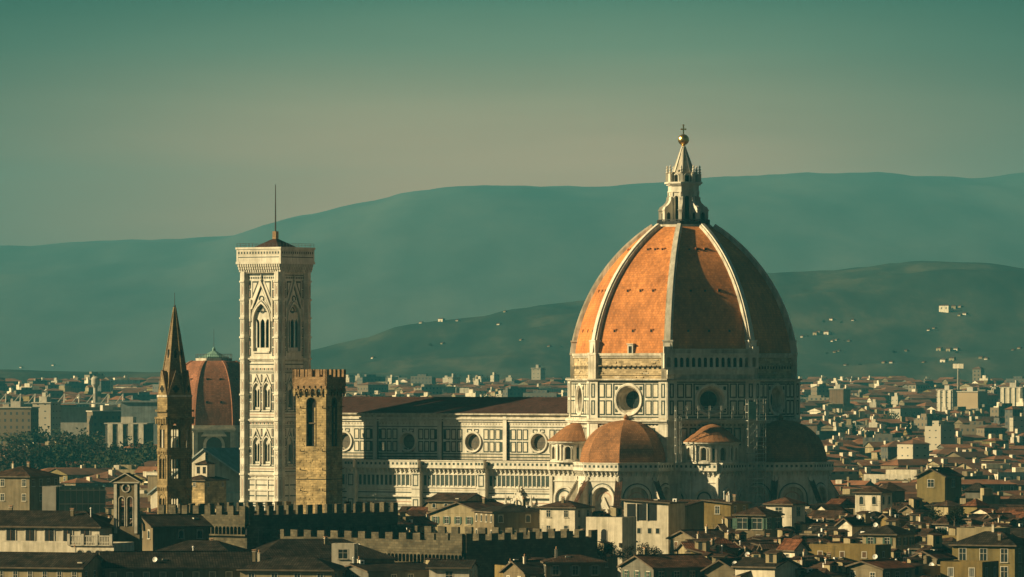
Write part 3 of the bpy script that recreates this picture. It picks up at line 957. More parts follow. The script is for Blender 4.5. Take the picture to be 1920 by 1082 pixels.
# --- scaffold on the face towards the viewer
sc = MB()
sc.frame(45 - 32, (0, 0, 0), Matrix.Translation((DX, DY, 0)))
def scaf(x0, x1, y0, y1, z0, z1, sxx, sz):
    n = max(1, int(round((x1 - x0) / sxx)))
    xs = [x0 + (x1 - x0) * i / n for i in range(n + 1)]
    for x in xs:
        for y in (y0, y1):
            sc.tube((x, y, z0), (x, y, z1 + 0.6), 0.085, 'steel', 4)
    z = z0
    while z <= z1 + 0.01:
        for y in (y0, y1):
            sc.tube((x0, y, z), (x1, y, z), 0.075, 'steel', 4)
        for x in xs:
            sc.tube((x, y0, z), (x, y1, z), 0.075, 'steel', 4)
        sc.tube((x0, y0, z + 1.0), (x1, y0, z + 1.0), 0.05, 'steel', 4)
        if z + sz <= z1:
            sc.tube((x0, y0, z), (xs[1], y0, z + sz), 0.05, 'steel', 4)
        z += sz
scaf(7.5, 11.9, -33.4, -31.2, 0, 46.6, 2.2, 2.0)
scaf(-9.8, 7.4, -30.6, -29.3, 42.4, 45.0, 2.86, 2.0)
scaf(-9.9, -8.6, -31.0, -29.6, 32, 42.4, 1.3, 2.0)
sc_th = thing('scaffold', 'tall steel tube scaffold standing against the shaded drum beside the dark apse', 'scaffold')
sc.build('scaffold_frame', sc_th)
pk = MB(); pk.frame(13, (0, 0, 0), Matrix.Translation((DX, DY, 0)))
for z in range(2, 47, 4):
    pk.box(7.6, 11.8, -33.3, -31.3, z + 0.06, z + 0.12, 'shut_grey')
for z in (42.4, 44.4):
    pk.box(-9.7, 7.3, -30.5, -29.4, z + 0.06, z + 0.12, 'shut_grey')
pk.build('walkway_planking', sc_th)
nn = MB(); nn.frame(13, (0, 0, 0), Matrix.Translation((DX, DY, 0)))
nn.box(7.55, 9.4, -33.55, -33.5, 42.5, 46.6, 'copper')
nn.build('debris_screen', sc_th)
M['chapeltile'] = pmat('dull_red_tiles', (0.25, 0.10, 0.052), 0.2, 0.3, 0.9, brick=(0.5, 0.6, (0.65, 0.65, 0.65), 0.05, 0.5))

# ---------------------------------------------------------------- bell tower
CD = 1506.0
camp = thing('bell_tower', 'square white and green marble bell tower with a tall mast on its low roof', 'bell tower', (wx(516.5, CD), CD, 0), -35)
H = 5.75
body = MB()
def panelcol(b, x, w, z0, z1, n, y=-0.05):
    st = (z1 - z0) / n
    for i in range(n):
        a = z0 + i * st
        b.rim(x - w / 2, x + w / 2, a + 0.2, a + st - 0.2, 0.2, y, 'green')
        b.rect(x - w / 2 + 0.32, x + w / 2 - 0.32, a + 0.5, a + st - 0.5, y, 'pink')
SIDES = (0, 90, 180, 270)
for f in SIDES:
    b = body; b.frame(f, (0, -H, 0))
    # base storeys
    b.rect(-H, H, 0, 28.2, 0, 'marble')
    for z in (8, 13.5, 21.2, 24.0, 26.8):
        b.box(-H, H, -0.28, 0, z, z + 0.4, 'marble')
    for z in (22.6, 25.3, 20.4):
        b.rect(-H, H, z, z + 0.28, -0.04, 'green')
    for i in range(4):
        x = -3.9 + i * 2.6
        b.rim(x - 0.95, x + 0.95, 14.4, 20.0, 0.22, -0.05, 'green')
        b.archband(x, 0.45, 0.2, 18.0, 0, 'marble', dep=0.12, zb=15, pointed=True)
        b.rect(x - 0.45, x + 0.45, 15, 18.2, -0.03, 'marble_old')
    for x in (-1.95, 1.95):
        b.box(x - 0.18, x + 0.18, -0.15, 0, 21.6, 28.0, 'marble')
    # two storeys of paired windows
    for z0 in (28.2, 41.8):
        zt = z0 + 13.5
        for i, cx in enumerate((-1.62, 1.62)):
            x0, x1 = (-H, 0) if i == 0 else (0, H)
            b.archwall(x0, x1, z0, zt, cx, 1.1, z0 + 2.4, z0 + 7.4, 0, 0.8, 'marble', back=None, pointed=True)
            # inner tracery wall with two lights
            for j, ccx in enumerate((cx - 0.55, cx + 0.55)):
                b.archwall(ccx - 0.55, ccx + 0.55, z0 + 2.4, z0 + 9.2, ccx, 0.48, z0 + 3.2, z0 + 6.9, 0.3, 0.25, 'marble', pointed=True)
            b.archband(cx, 1.1, 0.22, z0 + 7.4, 0, 'marble', pointed=True, dep=0.2, zb=z0 + 2.4)
            b.archband(cx, 1.32, 0.12, z0 + 7.4, 0, 'green', pointed=True, dep=0.05)
            # gable above
            for sg in (-1, 1):
                P = [(cx + sg * 1.6, z0 + 8.3), (cx + sg * 1.25, z0 + 8.3), (cx, z0 + 10.9), (cx, z0 + 11.5)]
                b.extr(P, -0.25, 0, 'marble')
                P = [(cx + sg * 1.15, z0 + 8.5), (cx + sg * 0.9, z0 + 8.5), (cx, z0 + 10.4), (cx, z0 + 10.8)]
                b.extr(P, -0.06, 0, 'green')
            b.box(cx - 1.2, cx + 1.2, -0.3, 0.1, z0 + 2.1, z0 + 2.4, 'marble')
            b.rim(cx - 0.9, cx + 0.9, z0 + 2.55, z0 + 3.3, 0.15, 0.28, 'green')
        for x in (-3.55, 3.55, 0):
            w = 0.75 if x else 0.5
            panelcol(b, x, w, z0 + 2.2, z0 + 11.6, 4)
        b.rim(-4.1, 4.1, z0 + 1.9, z0 + 11.9, 0.22, -0.05, 'green')
        b.rect(-H, H, z0 + 12.15, z0 + 12.3, -0.05, 'green')
        for i in range(14):
            x = -3.9 + i * 0.6
            b.rect(x - 0.17, x + 0.17, z0 + 12.5, z0 + 13.0, -0.05, 'pink' if i % 2 else 'green')
        b.rect(-H, H, z0 + 0.55, z0 + 0.75, -0.05, 'green')
        b.rect(-H, H, z0 + 1.2, z0 + 1.4, -0.05, 'pink')
    # belfry storey
    b.archwall(-H, H, 55.3, 78.9, 0, 2.5, 59.0, 66.6, 0, 0.75, 'marble', pointed=True)
    for j in range(3):
        cx = -1.66 + j * 1.66
        b.archwall(cx - 0.83, cx + 0.83, 59.0, 68.8, cx, 0.70, 59.9, 65.9, 0.4, 0.3, 'marble', pointed=True)
    b.face([(p[0], 0.45, p[1]) for p in b.archpts(0, 2.45, 66.6, True, 6) if p[1] > 68.6], 'marble_old')
    b.ringband(0, 69.3, [(0.55, 0.42), (0.55, 0.3), (0.8, 0.3), (0.8, 0.42)], 'green', 14)
    b.archband(0, 2.5, 0.34, 66.6, 0, 'marble', pointed=True, dep=0.3, zb=59.0)
    b.archband(0, 2.84, 0.18, 66.6, 0, 'green', pointed=True, dep=0.06, zb=59.0)
    b.archband(0, 3.02, 0.16, 66.6, 0, 'marble', pointed=True, dep=0.2)
    for sg in (-1, 1):
        b.extr([(sg * 3.3, 69.6), (sg * 2.85, 69.6), (0, 75.6), (0, 76.6)], -0.35, 0, 'marble')
        b.extr([(sg * 2.75, 69.8), (sg * 2.45, 69.8), (0, 74.9), (0, 75.5)], -0.08, 0, 'green')
        b.extr([(sg * 2.9, 72.4), (sg * 2.9, 76.6), (sg * 0.9, 76.6)], -0.06, 0, 'green')
        b.extr([(sg * 2.6, 73.6), (sg * 2.6, 76.2), (sg * 1.35, 76.2)], -0.1, -0.01, 'marble')
        b.box(sg * 3.45 - 0.2, sg * 3.45 + 0.2, -0.35, 0, 66.5, 72.0, 'marble')
        panelcol(b, sg * 3.75, 0.8, 57.6, 77.0, 8)
    b.ringband(0, 72.2, [(0.55, -0.02), (0.55, -0.14), (0.8, -0.14), (0.8, -0.02)], 'green', 14)
    b.lathe([(0.1, 76.2), (0.3, 76.9), (0.12, 77.3), (0.25, 77.7), (0.02, 78.5)], 6, 'marble', cy=-0.2)
    b.box(-2.6, 2.6, -0.35, 0.1, 58.6, 59.0, 'marble')
    b.rect(-H, H, 55.6, 55.85, -0.05, 'green'); b.rect(-H, H, 56.5, 56.7, -0.05, 'green')
    for i in range(12):
        x = -3.85 + i * 0.7
        b.rect(x - 0.2, x + 0.2, 77.2, 77.7, -0.05, 'green')
    b.rect(-H, H, 78.0, 78.2, -0.05, 'green')
    # string courses
    for z in (28.2, 41.8, 57.2):
        b.box(-H, H, -0.45, 0, z - 0.25, z + 0.15, 'marble'); b.box(-H, H, -0.25, 0, z - 0.6, z - 0.25, 'marble_old')
body.M = Matrix()
for z in (28.0, 41.6, 55.2, 78.6):
    body.box(-H + 0.3, H - 0.3, -H + 0.3, H - 0.3, z - 0.4, z, 'stone')
body.box(-3.7, 3.7, -3.7, 3.7, 28.3, 54.0, 'void'); body.box(-3.2, 3.2, -3.2, 3.2, 57.0, 72.0, 'void')  # near-black cores added to keep the hollow storeys dark behind the windows
body.build('tower_body', camp)
for sx_ in (-1, 1):
    for sy_ in (-1, 1):
        b = MB(); cx, cy = sx_ * 5.35, sy_ * 5.35
        b.prism(ring2(1.42, cx=cx, cy=cy), 0, 79, 'marble')
        for z in (8.2, 13.7, 21.4, 28.2, 34.6, 41.8, 48.2, 57.2, 62.6, 67.4, 72.0, 76.6):
            b.prism(ring2(1.68, cx=cx, cy=cy), z - 0.3, z + 0.15, 'marble', bottom=True)
        zz = [0, 8.2, 13.7, 21.4, 28.2, 31.4, 34.6, 38.2, 41.8, 45, 48.2, 52.7, 57.2, 62.6, 67.4, 72.0, 76.6]
        for z0, z1 in zip(zz, zz[1:]):
            for f in FACES:
                b.frame(f, (0, -1.42 * math.cos(rad(22.5)), 0), Matrix.Translation((cx, cy, 0)))
                b.rim(-0.40, 0.40, z0 + 0.8, z1 - 0.8, 0.11, -0.04, 'marble_old')
                b.rect(-0.09, 0.09, z0 + 1.3, z1 - 1.3, -0.04, 'pink')
        b.build('corner_buttress', camp)
b = MB()
for f in SIDES:
    b.frame(f, (0, -6.3, 0))
    n = 18; W = 6.35
    for i in range(n + 1):
        x = -W + i * 2 * W / n
        for a, c, d in ((0.25, 78.9, 79.5), (0.5, 79.5, 80.2), (0.72, 80.2, 80.9)):
            b.box(x - 0.17, x + 0.17, -a, 0.3, c, d, 'marble')
    b.rect(-W, W, 78.6, 80.9, -0.02, 'marble_old')
    b.box(-W - 0.8, W + 0.8, -0.8, 0.4, 80.9, 81.5, 'marble'); b.box(-W - 0.65, W + 0.65, -0.66, -0.2, 81.5, 84.6, 'marble')
    b.box(-W - 0.85, W + 0.85, -0.86, -0.1, 84.6, 85.1, 'marble')
    b.rect(-W - 0.6, W + 0.6, 82.5, 82.7, -0.68, 'green')
    for i in range(15):
        x = -W + 0.1 + i * (2 * W - 0.2) / 14
        b.rim(x - 0.34, x + 0.34, 83.1, 84.3, 0.12, -0.68, 'marble_old'); b.rect(x - 0.17, x + 0.17, 83.4, 84.0, -0.69, 'green')
b.build('crown_gallery', camp)
b = MB()
q = 6.4
for f in SIDES:
    b.frame(f)
    b.face([(-q, -q, 83.6), (q, -q, 83.6), (0.5, -0.5, 87.3), (-0.5, -0.5, 87.3)], 'naveroof')
b.M = Matrix()
b.prism([(-0.55, -0.55), (0.55, -0.55), (0.55, 0.55), (-0.55, 0.55)], 87.0, 89.2, 'brickred')
b.build('pyramid_roof', camp)
b = MB(); b.lathe([(0.2, 89.2), (0.17, 94), (0.10, 101)], 8, 'iron'); b.build('mast', camp)
b = MB()
for f in SIDES:
    b.frame(f, (0, -6.9, 85.1))
    b.box(-6.9, 6.9, -0.02, 0.02, 0.95, 1.0, 'iron'); b.box(-6.9, 6.9, -0.02, 0.02, 0.5, 0.54, 'iron')
    for i in range(12):
        x = -6.9 + i * 13.8 / 11
        b.box(x - 0.03, x + 0.03, -0.03, 0.03, 0, 1.0, 'iron')
b.build('roof_railing', camp)

# ---------------------------------------------------------------- stone tower of the fortified palace
BD = 1150.0
bt = thing('stone_tower', 'plain brown stone tower with a swallow of brick battlements and one tall bell slot', 'tower', (wx(598.5, BD), BD, 0), -27)
bt['label'] = 'plain square brown stone tower with brick battlements and a tall slot window'
b = MB(); h = 3.28
for f in SIDES:
    b.frame(f, (0, -h, 0))
    b.archwall(-h, h, 0, 50.0, 0.05, 0.98, 39.6, 47.9, 0, 0.55, 'stone', mr='stone_dark', back='void')  # near-black pane closes the slot in place of its shaded depth
    b.archband(0.05, 0.98, 0.14, 47.9, 0, 'stone_dark', dep=0.05, zb=39.6)
    b.box(-0.95, 1.05, 0.2, 0.5, 43.9, 44.15, 'bark'); b.box(0.55, 0.8, 0.3, 0.5, 39.7, 47.0, 'stone')
    random.seed(11 + f)
    for i in range(260):
        x = random.uniform(-h + 0.1, h - 0.6); z = random.uniform(14, 49.4)
        if -1.7 < x < 1.2 and 39 < z < 49.4: continue
        b.box(x, x + random.uniform(0.25, 0.6), -random.uniform(0.02, 0.07), 0.05, z, z + random.uniform(0.15, 0.35), 'stone')
    for z in (46.9, 38.6, 35.0, 31.0):
        for x in (-2.4, 2.4):
            b.tube((x, 0.1, z), (x + 0.55, -0.75, z + 0.45), 0.07, 'bark', 5)
    b.box(-h, h, -0.06, 0, 33.2, 33.35, 'stone_dark')
b.M = Matrix()
b.box(-h + 1.2, h - 1.2, -h + 1.2, h - 1.2, 38.9, 39.4, 'stone')
b.build('tower_shaft', bt)
b = MB(); HH = 3.78
for f in SIDES:
    b.frame(f, (0, -HH, 0))
    n = 6; st = 2 * HH / n
    for i in range(n):
        cx = -HH + (i + 0.5) * st
        A = b.archpts(cx, st / 2 - 0.2, 50.2, False, 4)
        for p, q2 in zip(A, A[1:]):
            b.face([(p[0], 0, p[1]), (q2[0], 0, q2[1]), (q2[0], 0, 51.2), (p[0], 0, 51.2)], 'brickred')
            b.face([(p[0], 0, p[1]), (p[0], 0.5, p[1]), (q2[0], 0.5, q2[1]), (q2[0], 0, q2[1])], 'brickred')
        for x in (-HH + i * st, -HH + (i + 1) * st):
            b.box(max(-HH, x - 0.2), min(HH, x + 0.2), 0, 0.55, 49.7, 50.6, 'stone')
            b.box(max(-HH, x - 0.15), min(HH, x + 0.15), 0.25, 0.55, 49.2, 49.7, 'stone')
    b.rect(-HH, HH, 50.6, 51.2, 0.5, 'stone')
    # crenellated outline
    nm = 5; mw = 0.86; gap = (2 * HH - nm * mw) / (nm - 1)
    poly = [(-HH, 51.2), (HH, 51.2)]
    for i in range(nm):
        xr = HH - i * (mw + gap)
        poly += [(xr, 54.35), (xr - mw, 54.35)]
        if i < nm - 1: poly += [(xr - mw, 52.9), (xr - mw - gap, 52.9)]
    b.extr(poly, 0, 0.45, 'brickred')
b.M = Matrix(); b.box(-HH + 0.4, HH - 0.4, -HH + 0.4, HH - 0.4, 51.6, 51.9, 'stone')
b.build('battlement', bt)

# ---------------------------------------------------------------- hexagonal spired tower
HD = 1180.0
hx = thing('spired_tower', 'slim hexagonal stone bell tower with a pointed tiled spire', 'bell tower', (wx(327.5, HD), HD, 0), 8)
b = MB(); R = 3.42; ap = R * math.cos(rad(30)); hw = R * 0.5
for f in range(0, 360, 60):
    b.frame(f, (0, -ap, 0))
    m = 'stone_warm'
    b.rect(-hw, hw, 0, 25, 0, m)
    for z0, zt, zb, zs in ((25, 31.2, 25.7, 28.6), (32.4, 38.5, 32.8, 36.4)):
        for j in (-1, 1):
            cx = j * 0.5
            x0, x1 = (-hw, 0) if j < 0 else (0, hw)
            b.archwall(x0, x1, z0 if z0 < 30 else 31.2, zt, cx, 0.40, zb, zs, 0, 0.4, m, back=None)
        b.archband(0, 1.0, 0.22, zs + 0.2, 0, m, dep=0.12, zb=zb)
    b.archwall(-hw, hw, 38.5, 46.0, 0, 0.95, 38.9, 42.2, 0, 0.5, m, pointed=True)
    b.box(-0.1, 0.1, 0.1, 0.4, 38.9, 42.6, 'marble_old'); b.box(-0.95, 0.95, 0.1, 0.4, 42.5, 43.3, m)
    for z in (25.0, 31.3, 38.4):
        b.box(-hw, hw, -0.16, 0, z - 0.2, z + 0.2, m)
        for i in range(6):
            x = -hw + 0.2 + i * (2 * hw - 0.4) / 5
            b.box(x - 0.12, x + 0.12, -0.14, 0, z - 0.8, z - 0.2, m)
    b.box(-hw - 0.2, hw + 0.2, -0.38, 0.2, 46.0, 46.4, m); b.box(-hw - 0.25, hw + 0.25, -0.5, 0.2, 44.6, 45.0, m)
    for i in range(7):
        x = -hw + i * 2 * hw / 6
        b.box(x - 0.13, x + 0.13, -0.4, 0.1, 43.6, 44.6, m)
    b.rect(-hw, hw, 46.4, 49.3, 0, 'stone_warm'); b.box(-hw, hw, -0.1, 0.1, 48.9, 49.3, 'marble_old')
b.M = Matrix()
hexr = lambda r, z: octring(r, z, 30, 6)
for z in (24.6, 31.3, 38.5):
    b.face(hexr(R * 0.9, z), 'stone_dark')
b.build('tower_shaft', hx)
b = MB()
b.loft([hexr(3.05, 49.3), hexr(0.16, 66.6)], 'spiretile')
for k in range(6):
    b.frame(30 + 60 * k)
    b.tube((0, -3.1, 49.3), (0, -0.18, 66.6), 0.13, 'stone_warm', 5)
    b.frame(60 * k, (0, -1.75, 0))
    b.extr([(-0.22, 56.6), (0.22, 56.6), (0.22, 57.8), (0, 58.3), (-0.22, 57.8)], 0.15, 0.5, 'void')
b.build('spire', hx)
for k in range(6):
    b = MB(); b.frame(60 * k, (0, -ap - 0.02, 0))
    b.extr([(-hw * 0.98, 48.9), (hw * 0.98, 48.9), (0, 54.2)], 0, 0.5, 'spiretile')
    b.extr([(-hw * 0.85, 49.2), (hw * 0.85, 49.2), (0, 53.3)], -0.04, 0.0, 'stone_warm')
    for x, z in ((0, 50.1), (0, 50.9), (-0.36, 50.5), (0.36, 50.5)):
        b.disc(x, z, 0.34, -0.06, 'void', 10)
    for sg in (-1, 1):
        b.face([(sg * hw, 0.3, 49.0), (0, 0.3, 54.1), (0, 1.4, 54.1)], 'spiretile')
    b.build('gable', hx)
b = MB(); b.lathe([(0.16, 66.4), (0.24, 66.9), (0.06, 67.2), (0.05, 69.4), (0.02, 69.5)], 6, 'iron')
b.build('needle', hx)

# ---------------------------------------------------------------- second dome (funeral chapel) with its church roof
LD = 1850.0
ch = thing('domed_chapel', 'smaller red ribbed dome with a green copper cap behind the slim spire', 'chapel', (wx(401, LD), LD, 0), 3)
R = 16.6
CH0, CH1 = 37.2, 57.2
def chr_(z):
    t = (z - CH0) / (CH1 - CH0)
    return 15.8 - 10.3 * (1 - math.sqrt(max(0, 1 - (t * 0.985) ** 2)))
b = MB()
Lz = [CH0 + (CH1 - CH0) * (1 - (1 - i / 16) ** 1.35) for i in range(17)]
for z0, z1 in zip(Lz, Lz[1:]):
    A, C = octring(chr_(z0), z0), octring(chr_(z1), z1)
    for k in range(8):
        b.face([A[k], A[(k + 1) % 8], C[(k + 1) % 8], C[k]], 'chapeltile')
d2 = b.build('dome', ch)
for k in range(8):
    b = MB(); b.frame(22.5 + 45 * k)
    b.loft([[(-0.5, -chr_(z) + 0.3, z), (-0.4, -chr_(z) - 0.16, z + 0.1), (0.4, -chr_(z) - 0.16, z + 0.1), (0.5, -chr_(z) + 0.3, z)] for z in Lz], 'chapeltile', closed=False)
    b.build('rib', d2)
for f in FACES[:4]:
    for z, offs in ((51.5, (-2, 2)), (44.5, (-2.2, 2.2))):
        for x in offs:
            w = MB(); w.frame(f, (x, -chr_(z) * math.cos(rad(22.5)), z)); w.box(-0.4, 0.4, -0.12, 0.9, -0.4, 0.4, 'chapeltile'); w.rect(-0.3, 0.3, -0.3, 0.3, -0.14, 'void')
            w.build('shell_opening', d2)
b = MB()
b.prism(ring2(6.1), 57.0, 58.0, 'marble_old'); b.prism(ring2(5.0), 58.0, 58.4, 'copper')
b.loft([octring(5.0, 58.2), octring(3.4, 58.9), octring(0.8, 60.2), octring(0.55, 60.3), octring(0.55, 61.0), octring(0.05, 61.6)], 'copper')
for f in FACES:
    b.frame(f, (0, -6.0 * math.cos(rad(22.5)), 58.0)); hh = 6.0 * math.sin(rad(22.5))
    b.box(-hh, hh, -0.05, 0.05, 1.2, 1.32, 'iron')
    for i in range(8):
        x = -hh + i * 2 * hh / 7; b.box(x - 0.06, x + 0.06, -0.05, 0.05, 0, 1.3, 'iron')
b.M = Matrix(); b.lathe([(0.08, 61.5), (0.05, 67)], 6, 'iron')
b.build('copper_cap', ch)
b = MB(); ap = R * math.cos(rad(22.5)); hw = ap * HALF
for f in FACES:
    b.frame(f, (0, -ap, 0))
    if f in (-45, 0, 45):
        b.archwall(-hw, hw, 0, 35.6, 0, 2.4, 24, 31.4, 0, 1.0, 'buff', mr='sill', back='glass')
        b.archband(0, 2.4, 0.9, 31.4, 0, 'sill', dep=0.5, zb=24); b.box(-3.8, 3.8, -0.7, 0, 23.2, 24, 'sill')
        b.extr([(-4, 34.0), (4, 34.0), (2.2, 36.6), (0, 37.4), (-2.2, 36.6)], -0.9, 0.0, 'sill')
        for s in (-1, 1):
            b.box(s * 5.9 - 0.9, s * 5.9 + 0.9, -0.35, 0, 18, 35.5, 'sill')
    else:
        b.rect(-hw, hw, 0, 35.6, 0, 'buff')
b.M = Matrix()
for r, z0, z1 in ((R + 0.6, 35.3, 35.9), (R + 1.1, 35.9, 36.5), (R - 0.2, 36.5, 37.4)):
    b.prism(ring2(r), z0, z1, 'sill', bottom=True)
b.prism(ring2(22), 0, 22.0, 'buff'); b.prism(ring2(22.6), 22.0, 22.8, 'sill', bottom=True)
b.build('chapel_wall', ch)

b2 = thing('church', 'church with a steep grey green roof and pale gable end below the smaller dome', 'church', (wx(400, 1790), 1790, 0), -27)
b = MB()
zt = wz(843, 1790); zb_ = wz(925, 1790)
xl, xm, xr = wx(268, 1790) - wx(404, 1790), -2.8, wx(452, 1790) - wx(404, 1790)
b.face([(xl, 0, zb_), (xm, 0, zb_), (xm, 0, zt)], 'white'); b.face([(xl, 0, 0), (xm, 0, 0), (xm, 0, zb_), (xl, 0, zb_)], 'white')
b.face([(xm, 0, 0), (xr + 2, 14, 0), (xr + 2, 14, zb_), (xm, 0, zb_)], 'white')
b.face([(xm, 0, zb_), (xr + 2, 14, zb_), (xr + 2, 16, zb_ + 0.6), (xm, 2, zt)], 'white')
b.face([(xl, 0, 0), (xl, 30, 0), (xl, 30, zb_), (xl, 0, zb_)], 'white'); b.face([(xl, 30, 0), (xr, 30, 0), (xr, 30, zb_), (xl, 30, zb_)], 'white')
b.build('church_wall', b2)
b = MB()
P = [(xm - 0.4, -0.5, zt + 0.4), (xm + 1.5, 26, zt + 0.4), (xr + 6, 26, zb_ - 0.3), (xr + 6, 10, zb_ - 0.3)]
b.face(P, 'slate'); b.face([(x, y, z - 0.5) for x, y, z in P], 'slate'); b.face([P[0], P[3], (P[3][0], P[3][1], P[3][2] - 0.5), (P[0][0], P[0][1], P[0][2] - 0.5)], 'lead')
P = [(xm - 0.4, -0.5, zt + 0.4), (xm - 0.4, 26, zt + 0.4), (xl - 1, 26, zb_ - 0.3), (xl - 1, -0.5, zb_ - 0.3)]
b.face(P, 'lead'); b.face([(x, y, z - 0.5) for x, y, z in P], 'lead'); b.face([P[0], P[3], (P[3][0], P[3][1], P[3][2] - 0.5), (P[0][0], P[0][1], P[0][2] - 0.5)], 'lead')
b.build('church_roof', b2)

# ---------------------------------------------------------------- fortified palace: two crenellated ranges
def crenel(b, L, z0, z1, zc, mw, y0, y1, m):
    n = max(2, int(round((L + mw) / (2 * mw)))); gap = (L - n * mw) / (n - 1)
    poly = [(0, z0), (L, z0)]
    rg = random.Random(int(L * 10))
    for i in range(n):
        xr = L - i * (mw + gap)
        m0, m1, h0, h1 = [rg.uniform(-0.07, 0.07) for _ in range(4)]
        if i == 0: m0 = 0
        if i == n - 1: m1 = 0
        poly += [(xr + m0, z1 + h0), (xr - mw * 0.45, z1 + h0 * 0.3 + h1 * 0.5), (xr - mw + m1, z1 + h1)]
        if i < n - 1: poly += [(xr - mw + m1, zc + h1), (xr - mw - gap + m0, zc + h0)]
    b.extr(poly, y0, y1, m)

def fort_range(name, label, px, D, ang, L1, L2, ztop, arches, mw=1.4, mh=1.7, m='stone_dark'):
    """corner at px,D; left wall of length L1 facing ang, right wall of length L2 facing ang+90"""
    t = thing(name, label, 'palace', (wx(px, D), D, 0), ang)
    b = MB()
    zc = ztop - mh
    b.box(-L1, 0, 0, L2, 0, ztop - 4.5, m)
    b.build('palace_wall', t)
    for nm, fr in (('left', Matrix.Translation((-L1, 0, 0))), ('right', Matrix.Rotation(rad(90), 4, 'Z')), ('back', Matrix.Translation((0, L2, 0)) @ Matrix.Rotation(rad(180), 4, 'Z')), ('west', Matrix.Translation((-L1, L2, 0)) @ Matrix.Rotation(rad(270), 4, 'Z'))):
        b = MB(); b.M = fr
        L = L1 if nm in ('left', 'back') else L2
        p = 0.55
        crenel(b, L, ztop - 3.1, ztop, zc, mw, -p, -p + 0.55, m)
        b.box(0, L, -p + 0.55, 0, ztop - 3.3, ztop - 3.1, m)
        b.box(0, L, -p - 0.06, 0, ztop - 3.4, ztop - 3.12, m)
        if arches and nm == 'left':
            n = int(L / 0.92); st = L / n
            for i in range(n):
                cx = (i + 0.5) * st
                A = b.archpts(cx, st * 0.40, ztop - 4.2, False, 4)
                for q1, q2 in zip(A, A[1:]):
                    b.face([(q1[0], -p, q1[1]), (q2[0], -p, q2[1]), (q2[0], -p, ztop - 3.4), (q1[0], -p, ztop - 3.4)], m)
                b.box(i * st - 0.09, i * st + 0.09, -p, 0.02, ztop - 5.3, ztop - 3.4, m)
                b.rect(cx - st / 2, cx + st / 2, ztop - 5.4, ztop - 3.4, -0.03, 'void')
            b.box(0, L, -p, 0, ztop - 5.6, ztop - 5.3, m)
        else:
            b.rect(0, L, 0, ztop - 3.1, -p * 0.9, m)
        b.build('battlement', t)
    rf = MB()
    rf.face([(-L1 + 0.5, 0.5, ztop - 3.3), (-0.5, 0.5, ztop - 3.3), (-0.5 - 4, L2 / 2, ztop - 2.0), (-L1 + 4.5, L2 / 2, ztop - 2.0)], 't_brown')
    rf.face([(-L1 + 0.5, L2 - 0.5, ztop - 3.3), (-0.5, L2 - 0.5, ztop - 3.3), (-4.5, L2 / 2, ztop - 2.0), (-L1 + 4.5, L2 / 2, ztop - 2.0)], 't_brown')
    rf.face([(-0.5, 0.5, ztop - 3.3), (-0.5, L2 - 0.5, ztop - 3.3), (-4.5, L2 / 2, ztop - 2.0)], 't_brown')
    rf.build('roof', t)
    return t
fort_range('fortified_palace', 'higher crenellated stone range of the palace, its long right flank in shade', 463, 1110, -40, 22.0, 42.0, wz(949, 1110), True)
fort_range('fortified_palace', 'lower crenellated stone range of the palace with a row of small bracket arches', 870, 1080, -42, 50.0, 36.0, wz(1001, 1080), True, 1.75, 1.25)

# ---------------------------------------------------------------- ground, hills
def grid_mesh(name, xs, ys, fz, m, **kw):
    v = [(x, y, fz(x, y)) for y in ys for x in xs]
    nx = len(xs)
    f = [(j * nx + i, j * nx + i + 1, (j + 1) * nx + i + 1, (j + 1) * nx + i) for j in range(len(ys) - 1) for i in range(nx - 1)]
    me = bpy.data.meshes.new(name)
    me.from_pydata(v, [], f)
    me.materials.append(m)
    me.polygons.foreach_set('use_smooth', [True] * len(f))
    return put(name, me, None, **kw)

from mathutils import noise as mnoise
def fbm(x, y, s, o=4):
    return mnoise.fractal(Vector((x / s, y / s, 3.7)), 1.0, 2.0, o)

def hillmat(name, c1, c2, c3, scale):
    m = bpy.data.materials.new(name); m.use_nodes = True
    t = m.node_tree; p = t.nodes['Principled BSDF']; p.inputs['Roughness'].default_value = 1.0
    p.inputs['Specular IOR Level'].default_value = 0.0
    g = t.nodes.new('ShaderNodeNewGeometry')
    mp = t.nodes.new('ShaderNodeMapping'); mp.inputs['Scale'].default_value = (1.0, 0.14, 1.0)
    t.links.new(g.outputs['Position'], mp.inputs['Vector'])
    n = _node(t, 'ShaderNodeTexNoise', Scale=scale, Detail=7.0, Roughness=0.62)
    t.links.new(mp.outputs[0], n.inputs['Vector'])
    r = t.nodes.new('ShaderNodeValToRGB')
    e = r.color_ramp.elements
    e[0].position = 0.38; e[0].color = c4(c1); e[1].position = 0.66; e[1].color = c4(c3)
    k = e.new(0.52); k.color = c4(c2)
    t.links.new(n.outputs[0], r.inputs[0]); t.links.new(r.outputs[0], p.inputs['Base Color'])
    return m

gm = hillmat('city_ground', (0.035, 0.035, 0.026), (0.06, 0.052, 0.036), (0.10, 0.08, 0.055), 0.02)
ys = [-400 + i * 150 for i in range(17)] + [2200 + i * 130 for i in range(33)]
xs = [-1500 + i * 75 for i in range(41)]
grid_mesh('ground', xs, ys, lambda x, y: ground_z(y) - 0.4, gm, kind='structure')

def interp(pts, x):
    if x <= pts[0][0]: return pts[0][1]
    for (x0, y0), (x1, y1) in zip(pts, pts[1:]):
        if x <= x1:
            t = (x - x0) / (x1 - x0); t = t * t * (3 - 2 * t) * 0.5 + t * 0.5
            return y0 + (y1 - y0) * t
    return pts[-1][1]

